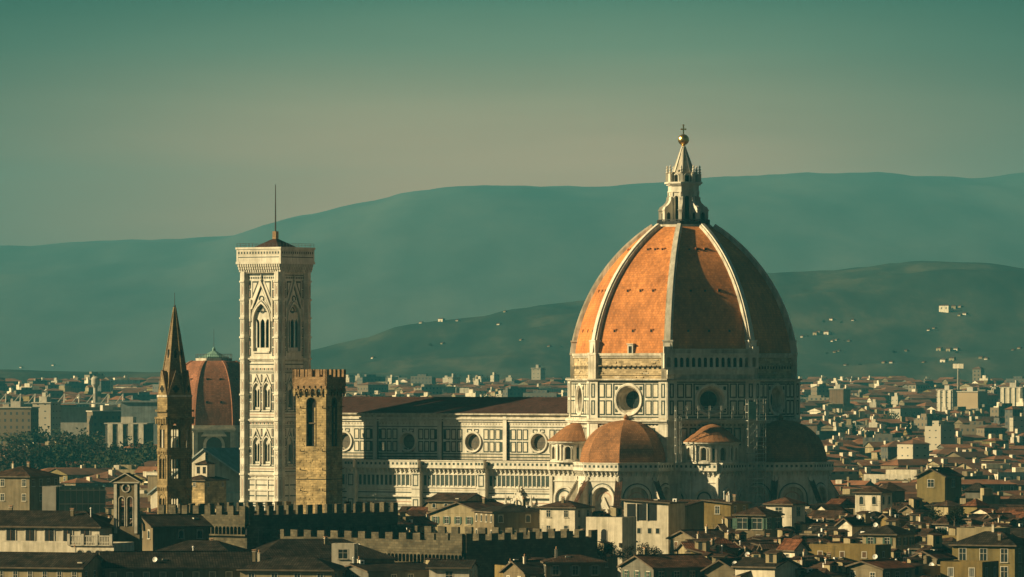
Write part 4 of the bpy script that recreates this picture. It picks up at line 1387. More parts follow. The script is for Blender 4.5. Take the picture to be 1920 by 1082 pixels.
def ridge(name, pts, Dr, D0, D1, mat, rough, nx=150, ny=26):
    x0, x1 = wx(-900, Dr), wx(2820, Dr)
    X = [x0 + (x1 - x0) * i / nx for i in range(nx + 1)]
    Y = [D0 + (Dr - D0) * i / ny for i in range(ny + 1)] + [Dr + (D1 - Dr) * i / 6 for i in range(1, 7)]
    def fz(x, y):
        px = 960 + x * FPX / Dr
        zt = wz(interp(pts, px), Dr)
        base = ground_z(D0) - 12
        if y <= Dr:
            t = (y - D0) / (Dr - D0)
            t = math.sin(t * math.pi / 2) ** 1.1
        else:
            t = 1 - ((y - Dr) / (D1 - Dr)) ** 2 * 0.9
        w = 4 * t * (1 - t) + 0.12
        return base + (zt - base) * t + fbm(x, y, rough[0]) * rough[1] * w + fbm(x, y, 110) * rough[2]
    return grid_mesh(name, X, Y, fz, mat, kind='structure')

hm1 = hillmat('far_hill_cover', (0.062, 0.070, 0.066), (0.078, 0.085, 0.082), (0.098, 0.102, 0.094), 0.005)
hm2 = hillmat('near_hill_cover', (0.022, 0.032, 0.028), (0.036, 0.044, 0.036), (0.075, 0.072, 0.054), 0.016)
RIDGE_A = [(-900, 520), (-300, 492), (0, 476), (150, 462), (300, 457), (450, 451), (600, 410), (700, 386), (800, 366), (880, 356), (960, 356), (1100, 360), (1200, 355),
           (1340, 343), (1480, 338), (1610, 337), (1700, 345), (1790, 350), (1860, 342), (1920, 333), (2300, 345), (2820, 390)]
RIDGE_B = [(-900, 700), (440, 705), (540, 690), (620, 662), (700, 638), (760, 618), (830, 606), (900, 598), (960, 582), (1040, 571), (1100, 566), (1200, 550), (1330, 528), (1440, 512), (1540, 508),
           (1620, 498), (1720, 490), (1800, 495), (1920, 508), (2100, 540), (2820, 600)]
RIDGE_C = [(-900, 690), (0, 694), (300, 699), (700, 700), (1200, 694), (1450, 682), (1600, 676), (1750, 668), (1860, 655), (1960, 648), (2820, 630)]
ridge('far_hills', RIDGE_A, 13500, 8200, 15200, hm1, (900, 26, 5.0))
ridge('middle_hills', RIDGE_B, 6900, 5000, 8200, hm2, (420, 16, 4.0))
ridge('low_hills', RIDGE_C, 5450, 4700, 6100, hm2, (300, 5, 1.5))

# ---------------------------------------------------------------- houses
random.seed(20)
def roof_mesh(kind, w, d, H, rise, m, ov=0.55, t=0.28):
    b = MB()
    a, c = w / 2 + ov, d / 2 + ov
    if kind == 'hip':
        if w >= d:
            r = w / 2 - d / 2 * 0.9
            R0_, R1_ = (-r, 0, H + rise), (r, 0, H + rise)
            F = [[(-a, -c, H), (a, -c, H), R1_, R0_], [(a, -c, H), (a, c, H), R1_], [(a, c, H), (-a, c, H), R0_, R1_], [(-a, c, H), (-a, -c, H), R0_]]
        else:
            r = d / 2 - w / 2 * 0.9
            R0_, R1_ = (0, -r, H + rise), (0, r, H + rise)
            F = [[(-a, -c, H), (a, -c, H), R0_], [(a, -c, H), (a, c, H), R1_, R0_], [(a, c, H), (-a, c, H), R1_], [(-a, c, H), (-a, -c, H), R0_, R1_]]
        for f in F: b.face(f, m)
        Pq = [(-a, -c), (a, -c), (a, c), (-a, c)]
    elif kind == 'gable_x':
        F = [[(-a, -c, H), (a, -c, H), (a, 0, H + rise), (-a, 0, H + rise)], [(a, c, H), (-a, c, H), (-a, 0, H + rise), (a, 0, H + rise)]]
        for f in F:
            b.face(f, m); b.face([(x, y, z - t) for x, y, z in reversed(f)], 'bark')
        for x in (-a, a):
            b.face([(x, -c, H), (x, 0, H + rise), (x, 0, H + rise - t), (x, -c, H - t)], 'bark'); b.face([(x, c, H), (x, 0, H + rise), (x, 0, H + rise - t), (x, c, H - t)], 'bark')
        b.box(-a, a, -0.16, 0.16, H + rise - 0.1, H + rise + 0.12, m)
        Pq = None
        for y in (-c, c):
            b.face([(-a, y, H), (a, y, H), (a, y, H - t), (-a, y, H - t)], 'bark')
    elif kind == 'gable_y':
        F = [[(-a, c, H), (-a, -c, H), (0, -c, H + rise), (0, c, H + rise)], [(a, -c, H), (a, c, H), (0, c, H + rise), (0, -c, H + rise)]]
        for f in F:
            b.face(f, m); b.face([(x, y, z - t) for x, y, z in reversed(f)], 'bark')
        for y in (-c, c):
            b.face([(-a, y, H), (0, y, H + rise), (0, y, H + rise - t), (-a, y, H - t)], 'bark'); b.face([(a, y, H), (0, y, H + rise), (0, y, H + rise - t), (a, y, H - t)], 'bark')
        b.box(-0.16, 0.16, -c, c, H + rise - 0.1, H + rise + 0.12, m)
        for x in (-a, a):
            b.face([(x, -c, H), (x, c, H), (x, c, H - t), (x, -c, H - t)], 'bark')
        Pq = None
    elif kind == 'shed':      # falls to the right
        f = [(-a, -c, H + rise), (a, -c, H), (a, c, H), (-a, c, H + rise)]
        b.face(f, m); b.face([(x, y, z - t) for x, y, z in reversed(f)], 'bark')
        for i in range(4):
            p, q = f[i], f[(i + 1) % 4]
            b.face([p, q, (q[0], q[1], q[2] - t), (p[0], p[1], p[2] - t)], 'bark')
        Pq = None
    else:                     # flat terrace behind a parapet
        a, c = w / 2, d / 2
        b.face([(-a, -c, H), (a, -c, H), (a, c, H), (-a, c, H)], 'concrete')
        for x0, x1, y0, y1 in ((-a, a, -c, -c + 0.3), (-a, a, c - 0.3, c), (-a, -a + 0.3, -c + 0.3, c - 0.3), (a - 0.3, a, -c + 0.3, c - 0.3)):
            b.box(x0, x1, y0, y1, H, H + rise, m)
        Pq = None
    if Pq:
        for i in range(4):
            p, q = Pq[i], Pq[(i + 1) % 4]
            b.face([(p[0], p[1], H), (q[0], q[1], H), (q[0], q[1], H - t), (p[0], p[1], H - t)], 'bark')
        b.face([(p[0], p[1], H - t) for p in reversed(Pq)], 'bark')
    return b

WIN = {}
def window_mesh(kind, w, h, sh):
    key = (kind, w, h, sh)
    if key in WIN: return WIN[key]
    b = MB()
    a = w / 2
    b.rim(-a - 0.14, a + 0.14, -0.14, h + 0.14, 0.14, -0.05, 'sill')
    b.box(-a - 0.2, a + 0.2, -0.18, 0, -0.16, -0.06, 'sill')
    if kind == 'shut':
        for s in (-1, 1):
            x0, x1 = (-a, -0.03) if s < 0 else (0.03, a)
            b.rect(x0, x1, 0, h, -0.03, sh)
            z = 0.1
            while z < h - 0.1:
                b.box(x0 + 0.06, x1 - 0.06, -0.07, -0.03, z, z + 0.07, sh, bottom=False); z += 0.2
    elif kind == 'arch':
        b.rect(-a, a, 0, h * 0.65, -0.03, 'glass')
        A = b.archpts(0, a, h * 0.65, False, 4)
        b.face([(p[0], -0.03, p[1]) for p in A], 'glass')
        b.archband(0, a, 0.16, h * 0.65, 0, 'sill', dep=0.07, zb=0)
    else:
        b.rect(-a, a, 0, h, -0.02, 'glass')
        b.box(-0.035, 0.035, -0.05, -0.02, 0, h, 'sill'); b.box(-a, a, -0.05, -0.02, h * 0.62, h * 0.62 + 0.06, 'sill')
        if kind == 'openshut':
            for s in (-1, 1):
                x0, x1 = (-a * 2 - 0.05, -a - 0.08) if s < 0 else (a + 0.08, a * 2 + 0.05)
                b.box(x0, x1, -0.1, -0.05, 0, h, sh)
        if kind == 'dark':
            pass
    WIN[key] = b.data('window')
    return WIN[key]

SMALL = {}
def small_mesh(kind):
    if kind in SMALL: return SMALL[kind]
    b = MB()
    if kind == 'chimney':
        b.M = Matrix.Scale(0.8, 4)
        b.box(-0.35, 0.35, -0.3, 0.3, -1.0, 1.1, 'beige'); b.box(-0.45, 0.45, -0.4, 0.4, 1.1, 1.22, 'sill')
        for x in (-0.18, 0.18):
            b.box(x - 0.1, x + 0.1, -0.25, 0.25, 1.22, 1.5, 'pot')
        b.box(-0.5, 0.5, -0.42, 0.42, 1.5, 1.6, 'pot')
    elif kind == 'white_chimney':
        b.M = Matrix.Scale(0.72, 4)
        b.box(-0.3, 0.3, -0.25, 0.25, -1.0, 1.5, 'white'); b.box(-0.38, 0.38, -0.33, 0.33, 1.5, 1.62, 'white')
        b.lathe([(0.14, 1.62), (0.14, 2.1), (0.2, 2.15), (0.02, 2.35)], 8, 'pot')
    elif kind == 'flue':
        b.lathe([(0.11, -0.8), (0.11, 1.3), (0.2, 1.35), (0.2, 1.5), (0.02, 1.65)], 8, 'dish')
    elif kind == 'dish':
        b.frame(-20)
        b.M = b.M @ Matrix.Rotation(rad(-18), 4, 'X')
        prof = [(0.02, 0), (0.2, 0.015), (0.35, 0.05), (0.47, 0.1)]
        rings = [[(r * math.cos(2 * math.pi * k / 14), -y, r * math.sin(2 * math.pi * k / 14) + 0.6) for k in range(14)] for r, y in prof]
        b.loft(rings, 'dish', smooth=True)
        b.tube((0, -0.02, 0.2), (0, -0.42, 0.55), 0.02, 'iron', 4); b.box(-0.06, 0.06, -0.48, -0.38, 0.5, 0.62, 'iron')
        b.tube((0, 0.05, 0.6), (0, 0.06, -0.6), 0.04, 'iron', 5)
    elif kind == 'aerial':
        b.tube((0, 0, -0.5), (0, 0, 2.6), 0.03, 'iron', 4)
        for z, l in ((2.5, 0.5), (2.1, 0.7)):
            b.tube((-l, 0, z), (l, 0, z), 0.02, 'iron', 4)
            for i in range(5):
                x = -l + i * l / 2; b.tube((x, -0.25, z), (x, 0.25, z), 0.015, 'iron', 4)
    elif kind == 'roof_hut':
        b.box(-1.1, 1.1, -0.9, 0.9, -1.2, 1.5, 'cream'); b.rect(-0.4, 0.35, -0.2, 1.2, -0.93, 'void')
        b.face([(-1.35, -1.2, 1.45), (1.35, -1.2, 1.45), (1.35, 1.2, 1.85), (-1.35, 1.2, 1.85)], 't_brown'); b.face([(-1.35, -1.2, 1.35), (1.35, -1.2, 1.35), (1.35, -1.2, 1.45), (-1.35, -1.2, 1.45)], 'bark')
    elif kind == 'vent_box':
        b.box(-0.45, 0.45, -0.2, 0.2, -0.5, 0.55, 'dish'); b.disc(0, 0.15, 0.22, -0.21, 'void', 10)
    elif kind == 'terrace_rail':
        b.box(-1.6, 1.6, -0.06, 0.06, 0.75, 0.82, 'iron'); b.box(-1.6, 1.6, -1.2, 1.2, -0.8, -0.05, 'buff')
        for i in range(9): b.box(-1.6 + i * 0.4 - 0.02, -1.6 + i * 0.4 + 0.02, -0.02, 0.02, -0.05, 0.8, 'iron')
    elif kind == 'skylight':
        b.box(-0.45, 0.45, -0.6, 0.6, -0.1, 0.12, 'sill'); b.box(-0.36, 0.36, -0.5, 0.5, 0.12, 0.14, 'glass')
    elif kind == 'dormer':
        b.box(-0.9, 0.9, -0.8, 1.2, -0.9, 1.1, 'cream'); b.rect(-0.5, 0.5, -0.1, 0.85, -0.83, 'glass')
        b.extr([(-1.15, 1.05), (1.15, 1.05), (0, 1.6)], -1.0, 1.3, 't_brown')
    SMALL[kind] = b.data(kind)
    return SMALL[kind]

def facing(ang):
    return math.cos(rad(ang)) > 0.06

SKYL = [1200.0] * 2000      # lowest row already covered by nearer things, per column
def sky_cover(p0, p1, row):
    for i in range(max(0, int(p0)), min(1999, int(p1) + 1)):
        if row < SKYL[i]: SKYL[i] = row
def sky_seen(p0, p1, row, slack=1.5):
    p0, p1 = max(0, int(p0)), min(1919, int(p1))
    return any(row < SKYL[i] - slack for i in range(p0, p1 + 1))

def prow(z, D):
    return HOR - (z - EYE) * FPX / D

def house(px, D, w, d, eave, rot, roof, wall, tile, rise, label=None, wins=2, kind='house', group='houses of the old town', extras=(), wkind=None, shc=None, detail=True, cover=True, wsize=(0.95, 1.5), gap=2.6, rows=None):
    """eave: absolute height of the eave; returns (object, info) or None when nothing of it shows"""
    g = ground_z(D)
    H = eave - g
    cr_, sr_ = abs(math.cos(rad(rot))), abs(math.sin(rad(rot)))
    half = (w * cr_ + d * sr_) / 2 * FPX / D
    top = prow(eave + rise, D)
    if cover and not sky_seen(px - half * 0.8, px + half * 0.8, top + 1): return None
    x = wx(px, D)
    t = thing(kind, label or '', {'house': 'house'}.get(kind, kind.replace('_', ' ')), (x, D, g), rot, group)
    b = MB()
    b.box(-w / 2, w / 2, -d / 2, d / 2, -0.5, H - (0.0 if roof == 'flat' else 0.02), wall, bottom=False)
    if roof == 'gable_x':
        for s in (-1, 1):
            b.face([(s * w / 2, -d / 2, H), (s * w / 2, d / 2, H), (s * w / 2, 0, H + rise * (d / 2) / (d / 2 + 0.55) - 0.05)], wall)
    elif roof == 'gable_y':
        for s in (-1, 1):
            b.face([(-w / 2, s * d / 2, H), (w / 2, s * d / 2, H), (0, s * d / 2, H + rise * (w / 2) / (w / 2 + 0.55) - 0.05)], wall)
    elif roof == 'shed':
        for s in (-1, 1):
            b.face([(-w / 2, s * d / 2, H), (w / 2, s * d / 2, H), (-w / 2, s * d / 2, H + rise * 0.9)], wall)
        b.face([(-w / 2, -d / 2, H), (-w / 2, d / 2, H), (-w / 2, d / 2, H + rise * 0.9), (-w / 2, -d / 2, H + rise * 0.9)], wall)
    if detail:
        for s in (-1, 1):      # plinth string and quoin strips
            pass
    b.build('wall', t)
    roof_mesh(roof, w, d, H, rise, tile if roof != 'flat' else wall).build('roof', t)
    if wins and detail:
        wk = wkind or random.choice(('plain', 'plain', 'openshut', 'shut', 'arch', 'openshut'))
        sc_ = shc or random.choice(('shut_green', 'shut_brown', 'shut_grey', 'shut_brown'))
        me = window_mesh(wk, wsize[0], wsize[1], sc_)
        for side in (0, 90, -90):
            if not facing(rot + side): continue
            L = w if side == 0 else d
            off = d / 2 if side == 0 else w / 2
            n = max(1, int((L - 1.2) / gap))
            for r in range(rows or wins):
                z = H - 0.75 - wsize[1] - r * 3.3
                if z < 1: break
                if cover and not sky_seen(px - half, px + half, prow(z + g + 1.5, D)): break
                for i in range(n):
                    if rows is None and random.random() < 0.14: continue
                    u = -L / 2 + (i + 0.5) * L / n
                    Mx = Matrix.Rotation(rad(side), 4, 'Z') @ Vector((u, -off, z))
                    put('window', me, t, (Mx.x, Mx.y, Mx.z), side)
    for e in extras:
        ex, ey = random.uniform(-w / 2 + 0.7, w / 2 - 0.7), random.uniform(-d / 2 + 0.7, d / 2 - 0.7)
        if roof == 'hip' or roof == 'gable_x': zr = H + rise * max(0, (1 - abs(ey) / (d / 2)))
        elif roof == 'gable_y': zr = H + rise * max(0, 1 - abs(ex) / (w / 2))
        elif roof == 'shed': zr = H + rise * (0.5 - ex / w)
        else: zr = H + 0.3
        nm = {'white_chimney': 'chimney', 'flue': 'flue_pipe', 'dish': 'satellite_dish'}.get(e, e)
        put(nm, small_mesh(e), t, (ex, ey, zr + (0.15 if e in ('chimney', 'white_chimney', 'flue') else 0.1)), -rot if e in ('dish', 'aerial') else 0)
    if cover:
        sky_cover(px - half, px + half, prow(eave, D)); sky_cover(px - half * 0.45, px + half * 0.45, top)
    return t, dict(px=px, D=D, roof=roof, wall=wall, tile=tile, ex=tuple(extras), w=w, d=d, top=top, half=half, rot=rot)

BUILT = []
def keep(r):
    if r: BUILT.append(r)
    return r

# --- individually placed buildings of the foreground
FOOT = []      # (x, y, radius) kept clear of the scattered houses
def clear(px, D, r):
    FOOT.append((wx(px, D), D, r))

LMK = [(470, 870, 1082, 1054), (870, 1100, 1090, 1046), (310, 463, 1112, 1000), (463, 750, 1122, 1000), (213, 262, 1076, 1004)]   # columns, distance, row down to which it stays in view
def landmark(px0, px1, y_eave, y_ridge, D, d, rot, roof, wall, tile, label, show=None, **kw):
    w = (px1 - px0) * D / FPX
    eave = wz(y_eave, D); rise = max(0.3, (y_eave - y_ridge) * D / FPX)
    if 'extras' not in kw and roof != 'flat' and w > 6.5:
        kw['extras'] = random.sample(('chimney', 'chimney', 'white_chimney', 'aerial', 'vent_box', 'skylight', 'dish', 'flue', 'skylight'), 2 + (w > 12) * 2)
    r = house((px0 + px1) / 2, D, w, d, eave, rot, roof, wall, tile, rise, label=label, cover=False, **kw)
    half = (px1 - px0) / 2
    sky_cover(px0, px1, y_eave); sky_cover((px0 + px1) / 2 - half * .4, (px0 + px1) / 2 + half * .4, y_ridge)
    n = max(1, int(w / d))
    for i in range(n):
        clear(px0 + (px1 - px0) * (i + 0.5) / n, D, min(w, d) * 0.48)
    LMK.append((px0, px1, D, show or y_eave + min(46, 0.62 * (px1 - px0))))
    return r

# long ochre house in the lower left corner with dark flank continuing to the right
landmark(-110, 190, 1061, 1036, 1046, 11, -20, 'gable_x', 'cream', 't_dark', 'long pale yellow house with a dark tiled roof in the bottom left corner', group='', wins=2, wkind='plain', rows=2, wsize=(0.75, 1.7), gap=2.6)
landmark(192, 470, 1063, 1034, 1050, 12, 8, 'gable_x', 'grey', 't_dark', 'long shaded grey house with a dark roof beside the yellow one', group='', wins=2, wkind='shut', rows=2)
# villa under the bell gable
vl, _ = landmark(-70, 224, 985, 957, 1082, 12, -20, 'hip', 'white', 't_dark', 'long cream villa with open loggia bays below the bell gable', group='', wins=0)
w_ = MB(); w_.frame(0)
H_ = wz(985, 1082)
for i, x in enumerate((-11.2, -7.2, -3.2, 0.6, 4.4, 8.0, 11.4)):
    w_ = MB(); hw_ = 0.85
    w_.box(x - hw_ - 0.2, x + hw_ + 0.2, -6.1, -6.0, H_ - 3.0, H_ - 0.45, 'sill'); w_.rect(x - hw_, x + hw_, H_ - 2.9, H_ - 0.55, -6.12, 'void')
    w_.box(x - 0.06, x + 0.06, -6.16, -6.1, H_ - 2.9, H_ - 0.6, 'shut_brown')
    w_.build('loggia_window', vl)
w_ = MB(); w_.box(-14.6, 14.4, -6.7, -5.9, H_ - 3.7, H_ - 3.3, 't_dark'); w_.build('ledge', vl)
vl2, _ = landmark(-80, 246, 1019, 1016, 1068, 9, -20, 'flat', 'white', 't_dark', 'low cream wing with arched openings and a balustrade in front of the villa', group='', wins=0)
H2_ = wz(1019, 1068)
for i in range(4):
    w_ = MB(); x = 9.0 + i * 1.75
    w_.rect(x - 0.6, x + 0.6, H2_ - 3.6, H2_ - 1.6, -4.53, 'void'); w_.face([(p[0], -4.53, p[1]) for p in w_.archpts(x, 0.6, H2_ - 1.6, False, 5)], 'void')
    w_.archband(x, 0.6, 0.18, H2_ - 1.6, -4.5, 'sill', dep=0.08, zb=H2_ - 3.6)
    w_.build('arched_window', vl2)
w_ = MB()
w_.box(6.8, 15.5, -4.75, -4.5, H2_ + 1.45, H2_ + 1.65, 'sill'); w_.box(6.8, 15.5, -4.8, -4.5, H2_ - 0.2, H2_ + 0.0, 'sill')
for i in range(28):
    w_.box(6.9 + i * 0.31, 7.05 + i * 0.31, -4.7, -4.55, H2_, H2_ + 1.45, 'sill')
for x in (6.9, 9.6, 12.3, 15.1):
    w_.box(x - 0.25, x + 0.25, -4.85, -4.45, H2_ - 0.1, H2_ + 1.9, 'sill')
w_.build('balustrade', vl2)

# bell gable
bgD = 1076
bgt = thing('bell_gable', 'tall thin stone bell gable with two arched openings and a pierced top', 'bell gable', (wx(236, bgD), bgD, 0), -16)
b = MB()
zt = wz(905, bgD); zk = wz(1000, bgD)
b.box(-2.6, 2.6, 0, 1.5, 0, zk + 1.2, 'buff')
zz = wz(987, bgD)
for i, cx in enumerate((-0.78, 0.78)):
    x0, x1 = (-2.15, 0) if i == 0 else (0, 2.15)
    b.archwall(x0, x1, zk + 1.2, wz(926, bgD), cx, 0.52, zz, wz(937, bgD), 0, 1.3, 'buff'); b.archwall(x0, x1, zk + 1.2, wz(926, bgD), cx, 0.52, zz, wz(937, bgD), 1.3, 0.1, 'buff')
b.face([(-2.15, 0, zk), (-2.15, 1.4, zk), (-2.15, 1.4, wz(926, bgD)), (-2.15, 0, wz(926, bgD))], 'buff'); b.face([(2.15, 0, zk), (2.15, 1.4, zk), (2.15, 1.4, wz(926, bgD)), (2.15, 0, wz(926, bgD))], 'buff')
for y in (0, 1.4):
    b.roundhole(-2.15, 2.15, wz(926, bgD), wz(905, bgD), 0, wz(915, bgD), 0.62, y, 'buff', 16)
b.box(-2.15, -1.2, 0.01, 1.39, wz(926, bgD), wz(905, bgD), 'buff'); b.box(1.2, 2.15, 0.01, 1.39, wz(926, bgD), wz(905, bgD), 'buff')
b.ringband(0, wz(915, bgD), [(0.62, 0), (0.62, -0.12), (0.82, -0.12), (0.82, 0)], 'sill', 16)
for cx in (-0.78, 0.78): b.archband(cx, 0.52, 0.14, wz(937, bgD), 0, 'sill', dep=0.1, zb=zz)
for s in (-1, 1): b.box(s * 1.95 - 0.28, s * 1.95 + 0.28, -0.2, 0, zk, wz(906, bgD), 'sill')
for s in (-1, 1):      # scrolled shoulders
    b.extr([(s * 2.15, zk + 1.2), (s * 3.3, zk + 0.4), (s * 3.2, zk + 1.6), (s * 2.6, zk + 2.6), (s * 2.15, zk + 4.0)], 0.1, 1.3, 'buff')
b.build('gable_wall', bgt)
b = MB()
b.box(-2.6, 2.6, -0.35, 1.75, wz(906, bgD), wz(903.5, bgD), 'sill')
b.extr([(-2.7, wz(903.5, bgD)), (2.7, wz(903.5, bgD)), (0, wz(888, bgD))], -0.3, 1.7, 'buff'); 
for s in (-1, 1):
    b.face([(0, -0.5, wz(886.5, bgD)), (s * 2.95, -0.5, wz(903.5, bgD)), (s * 2.95, 1.9, wz(903.5, bgD)), (0, 1.9, wz(886.5, bgD))], 't_brown')
    b.face([(0, -0.5, wz(886.5, bgD)), (s * 2.95, -0.5, wz(903.5, bgD)), (s * 2.95, -0.5, wz(905, bgD)), (0, -0.5, wz(888.5, bgD))], 'sill')
b.build('pediment', bgt)
for cx in (-0.78, 0.78):
    b = MB(); zb0 = wz(960, bgD); b.lathe([(0.42, zb0), (0.34, zb0 + 0.2), (0.25, zb0 + 0.6), (0.08, zb0 + 0.75)], 12, 'iron', cx=cx, cy=0.7); b.build('bell', bgt)
    b = MB(); b.box(cx - 0.55, cx + 0.55, 0.6, 0.8, zb0 + 0.75, zb0 + 0.9, 'bark'); b.build('bell_beam', bgt)
sky_cover(213, 262, 890); clear(236, bgD, 6)
landmark(262, 375, 985, 965, 1100, 11, 25, 'gable_x', 'buff', 't_dark', 'dark roofed house in shade between the bell gable and the crenellated palace', wins=1, group='')

# roofs in front of the palace
landmark(448, 720, 1046, 1010, 1078, 16, 20, 'hip', 'beige', 't_dark', 'broad dark hipped roof in front of the lower crenellated range', group='', wins=0)
landmark(290, 470, 1040, 1013, 1070, 13, -20, 'hip', 'buff', 't_dark', 'low dark hipped roof left of the broad one below the palace', group='', wins=1, extras=('chimney',))
h1, _ = landmark(462, 640, 1066, 1044, 1042, 10, -14, 'hip', 'cream', 't_dark', 'cream house with a low dark roof at the bottom edge below the palace', group='', wins=2, wkind='plain', rows=2, gap=3.6, wsize=(1.0, 1.9))
landmark(625, 668, 1022, 1019, 1064, 4, -8, 'flat', 'white', 't_dark', 'small white rooftop hut with a terrace rail in front of the palace', group='', wins=1, wkind='plain', rows=1, wsize=(1.6, 1.6))
landmark(812, 888, 1062, 1050, 1040, 8, -10, 'gable_x', 'white', 't_dark', 'white walled low house at the bottom edge below the palace corner', group='', wins=2, wkind='plain', rows=1, wsize=(1.2, 1.9), gap=3)
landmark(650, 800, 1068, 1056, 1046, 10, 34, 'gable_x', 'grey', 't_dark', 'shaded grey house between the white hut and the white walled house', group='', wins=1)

# below the nave and south apse
def hs(*a, **k): return landmark(*a, **k)
hs(820, 895, 938, 925, 1420, 12, -26, 'gable_x', 'cream', 't_brown', 'cream house with a brown roof directly below the nave wall', group='', wins=1, wsize=(0.8, 0.9))
hs(826, 960, 962, 940, 1330, 13, -38, 'gable_y', 'cream', 't_rust', 'big gabled house with an open roof loggia below the nave', group='', wins=1)
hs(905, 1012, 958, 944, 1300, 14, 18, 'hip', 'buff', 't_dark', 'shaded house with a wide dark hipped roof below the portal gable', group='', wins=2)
hs(1024, 1098, 950, 938, 1290, 8, -28, 'hip', 'white', 't_brown', 'tall white house with a brown hipped roof below the west exedra', group='', wins=2, wkind='plain', rows=2, wsize=(0.9, 1.4))
wt, _ = hs(1108, 1184, 974, 969, 1150, 6, -28, 'flat', 'white', 't_brown', 'white block with one tall arched window among dark roofs', group='', wins=0)
w_ = MB(); Hq = wz(974, 1150); w_.rect(-0.62, 0.62, Hq - 4.6, Hq - 2.4, -3.03, 'void'); w_.face([(p[0], -3.03, p[1]) for p in w_.archpts(0, 0.62, Hq - 2.4, False, 5)], 'void'); w_.archband(0, 0.62, 0.1, Hq - 2.4, -3, 'sill', dep=0.06, zb=Hq - 4.6); w_.build('arched_window', wt)
w_ = MB()
for s in (-1, 1): w_.box(s * 3.6 - 0.3, s * 3.6 + 0.3, -3.25, -2.9, Hq - 5.2, Hq - 4.4, 't_dark')
w_.build('wall_bracket', wt)
lg, _ = hs(1182, 1272, 941, 935, 1250, 9, -24, 'shed', 'white', 't_brown', 'white house with a wide dark roof loggia below the south apse', group='', wins=0)
Hq = wz(941, 1250)
w_ = MB(); w_.rect(-4.3, 2.4, Hq - 3.8, Hq - 0.35, -4.53, 'void'); w_.build('loggia_opening', lg)
for x in (-2.1, 0.3):
    w_ = MB(); w_.box(x - 0.12, x + 0.12, -4.7, -4.54, Hq - 3.8, Hq - 0.3, 'sill'); w_.build('post', lg)
for x in (-1.6, 0.8, 2.6):
    w_ = MB(); w_.rim(x - 0.5, x + 0.5, Hq - 6.6, Hq - 5.3, 0.12, -4.55, 'sill'); w_.rect(x - 0.38, x + 0.38, Hq - 6.5, Hq - 5.4, -4.54, 'glass'); w_.build('window', lg)
hs(1268, 1325, 950, 938, 1262, 12, -50, 'gable_x', 'cream', 't_brown', 'cream side house sloping away beside the loggia house', group='', wins=0)
hs(1334, 1390, 942, 936, 1240, 8, -30, 'shed', 'ochre', 't_brown', 'narrow yellow fronted house with a row of roof pipes below the scaffold', group='', wins=1, extras=('white_chimney', 'flue', 'flue', 'flue', 'chimney'))
hs(1392, 1452, 964, 950, 1215, 8, -28, 'hip', 'buff', 't_brown', 'open roof terrace house with a tiled canopy right of the roof pipes', group='', wins=1, wsize=(2.2, 2.2))
hs(1446, 1500, 944, 932, 1230, 6, -30, 'hip', 'white', 't_rust', 'white attic house with one big window below the dark east apse', group='', wins=1, wkind='plain', rows=1, wsize=(1.5, 1.8), gap=4)
tw, _ = hs(1612, 1664, 922, 911, 1290, 6, -28, 'hip', 'white', 't_brown', 'white roof tower with paired arched windows right of the east apse', group='', wins=1, wkind='arch', rows=1, wsize=(0.9, 1.9), gap=2.0)
hs(1526, 1662, 1026, 1020, 1105, 7, -28, 'flat', 'ochre', 't_brown', 'long bright ochre terrace wall in the lower right', group='', wins=1, wkind='shut', rows=1, wsize=(0.8, 1.0), gap=4.0, show=1044)
hs(1732, 1790, 893, 877, 1420, 9, -30, 'gable_y', 'yellow', 't_rust', 'bright yellow gabled house with a dark opening right of the cathedral', group='', wins=1, wkind='plain', rows=1, wsize=(1.6, 1.7), gap=4)
hs(1632, 1700, 1000, 984, 1180, 9, -28, 'hip', 'cream', 't_dark', 'cream house under a dark hip roof with a dish on its wall, lower right', group='', wins=1, wkind='openshut', shc='shut_green', extras=('dish',))
hs(1800, 1925, 1020, 996, 1110, 10, -26, 'hip', 'yellow', 't_dark', 'broad yellow house with tall windows at the right edge', group='', wins=2, wkind='plain', rows=2, wsize=(1.3, 2.4), gap=3.2)
hs(1806, 1882, 994, 989, 1165, 8, -28, 'flat', 'cream', 't_dark', 'roof terrace with a cream parapet behind the broad yellow house', group='', wins=0)
hs(1776, 1860, 1056, 1052, 1062, 8, -26, 'flat', 'ochre', 't_dark', 'ochre terrace block near the bottom right corner', group='', wins=2, wkind='shut', rows=1)
hs(1600, 1690, 1064, 1050, 1050, 9, -38, 'gable_y', 'beige', 't_red', 'beige gabled house with a red roof at the bottom edge, lower right', group='', wins=1)
hs(1185, 1320, 1062, 1040, 1048, 11, 30, 'gable_x', 'grey', 't_rust', 'shaded house with a sloping rust roof at the bottom edge below the white block', group='', wins=1, extras=('dish', 'chimney'))
hs(1020, 1130, 1052, 1040, 1060, 9, 4, 'hip', 'buff', 't_brown', 'low house with small windows below the white block with the arched window', group='', wins=2, wkind='openshut', rows=1)
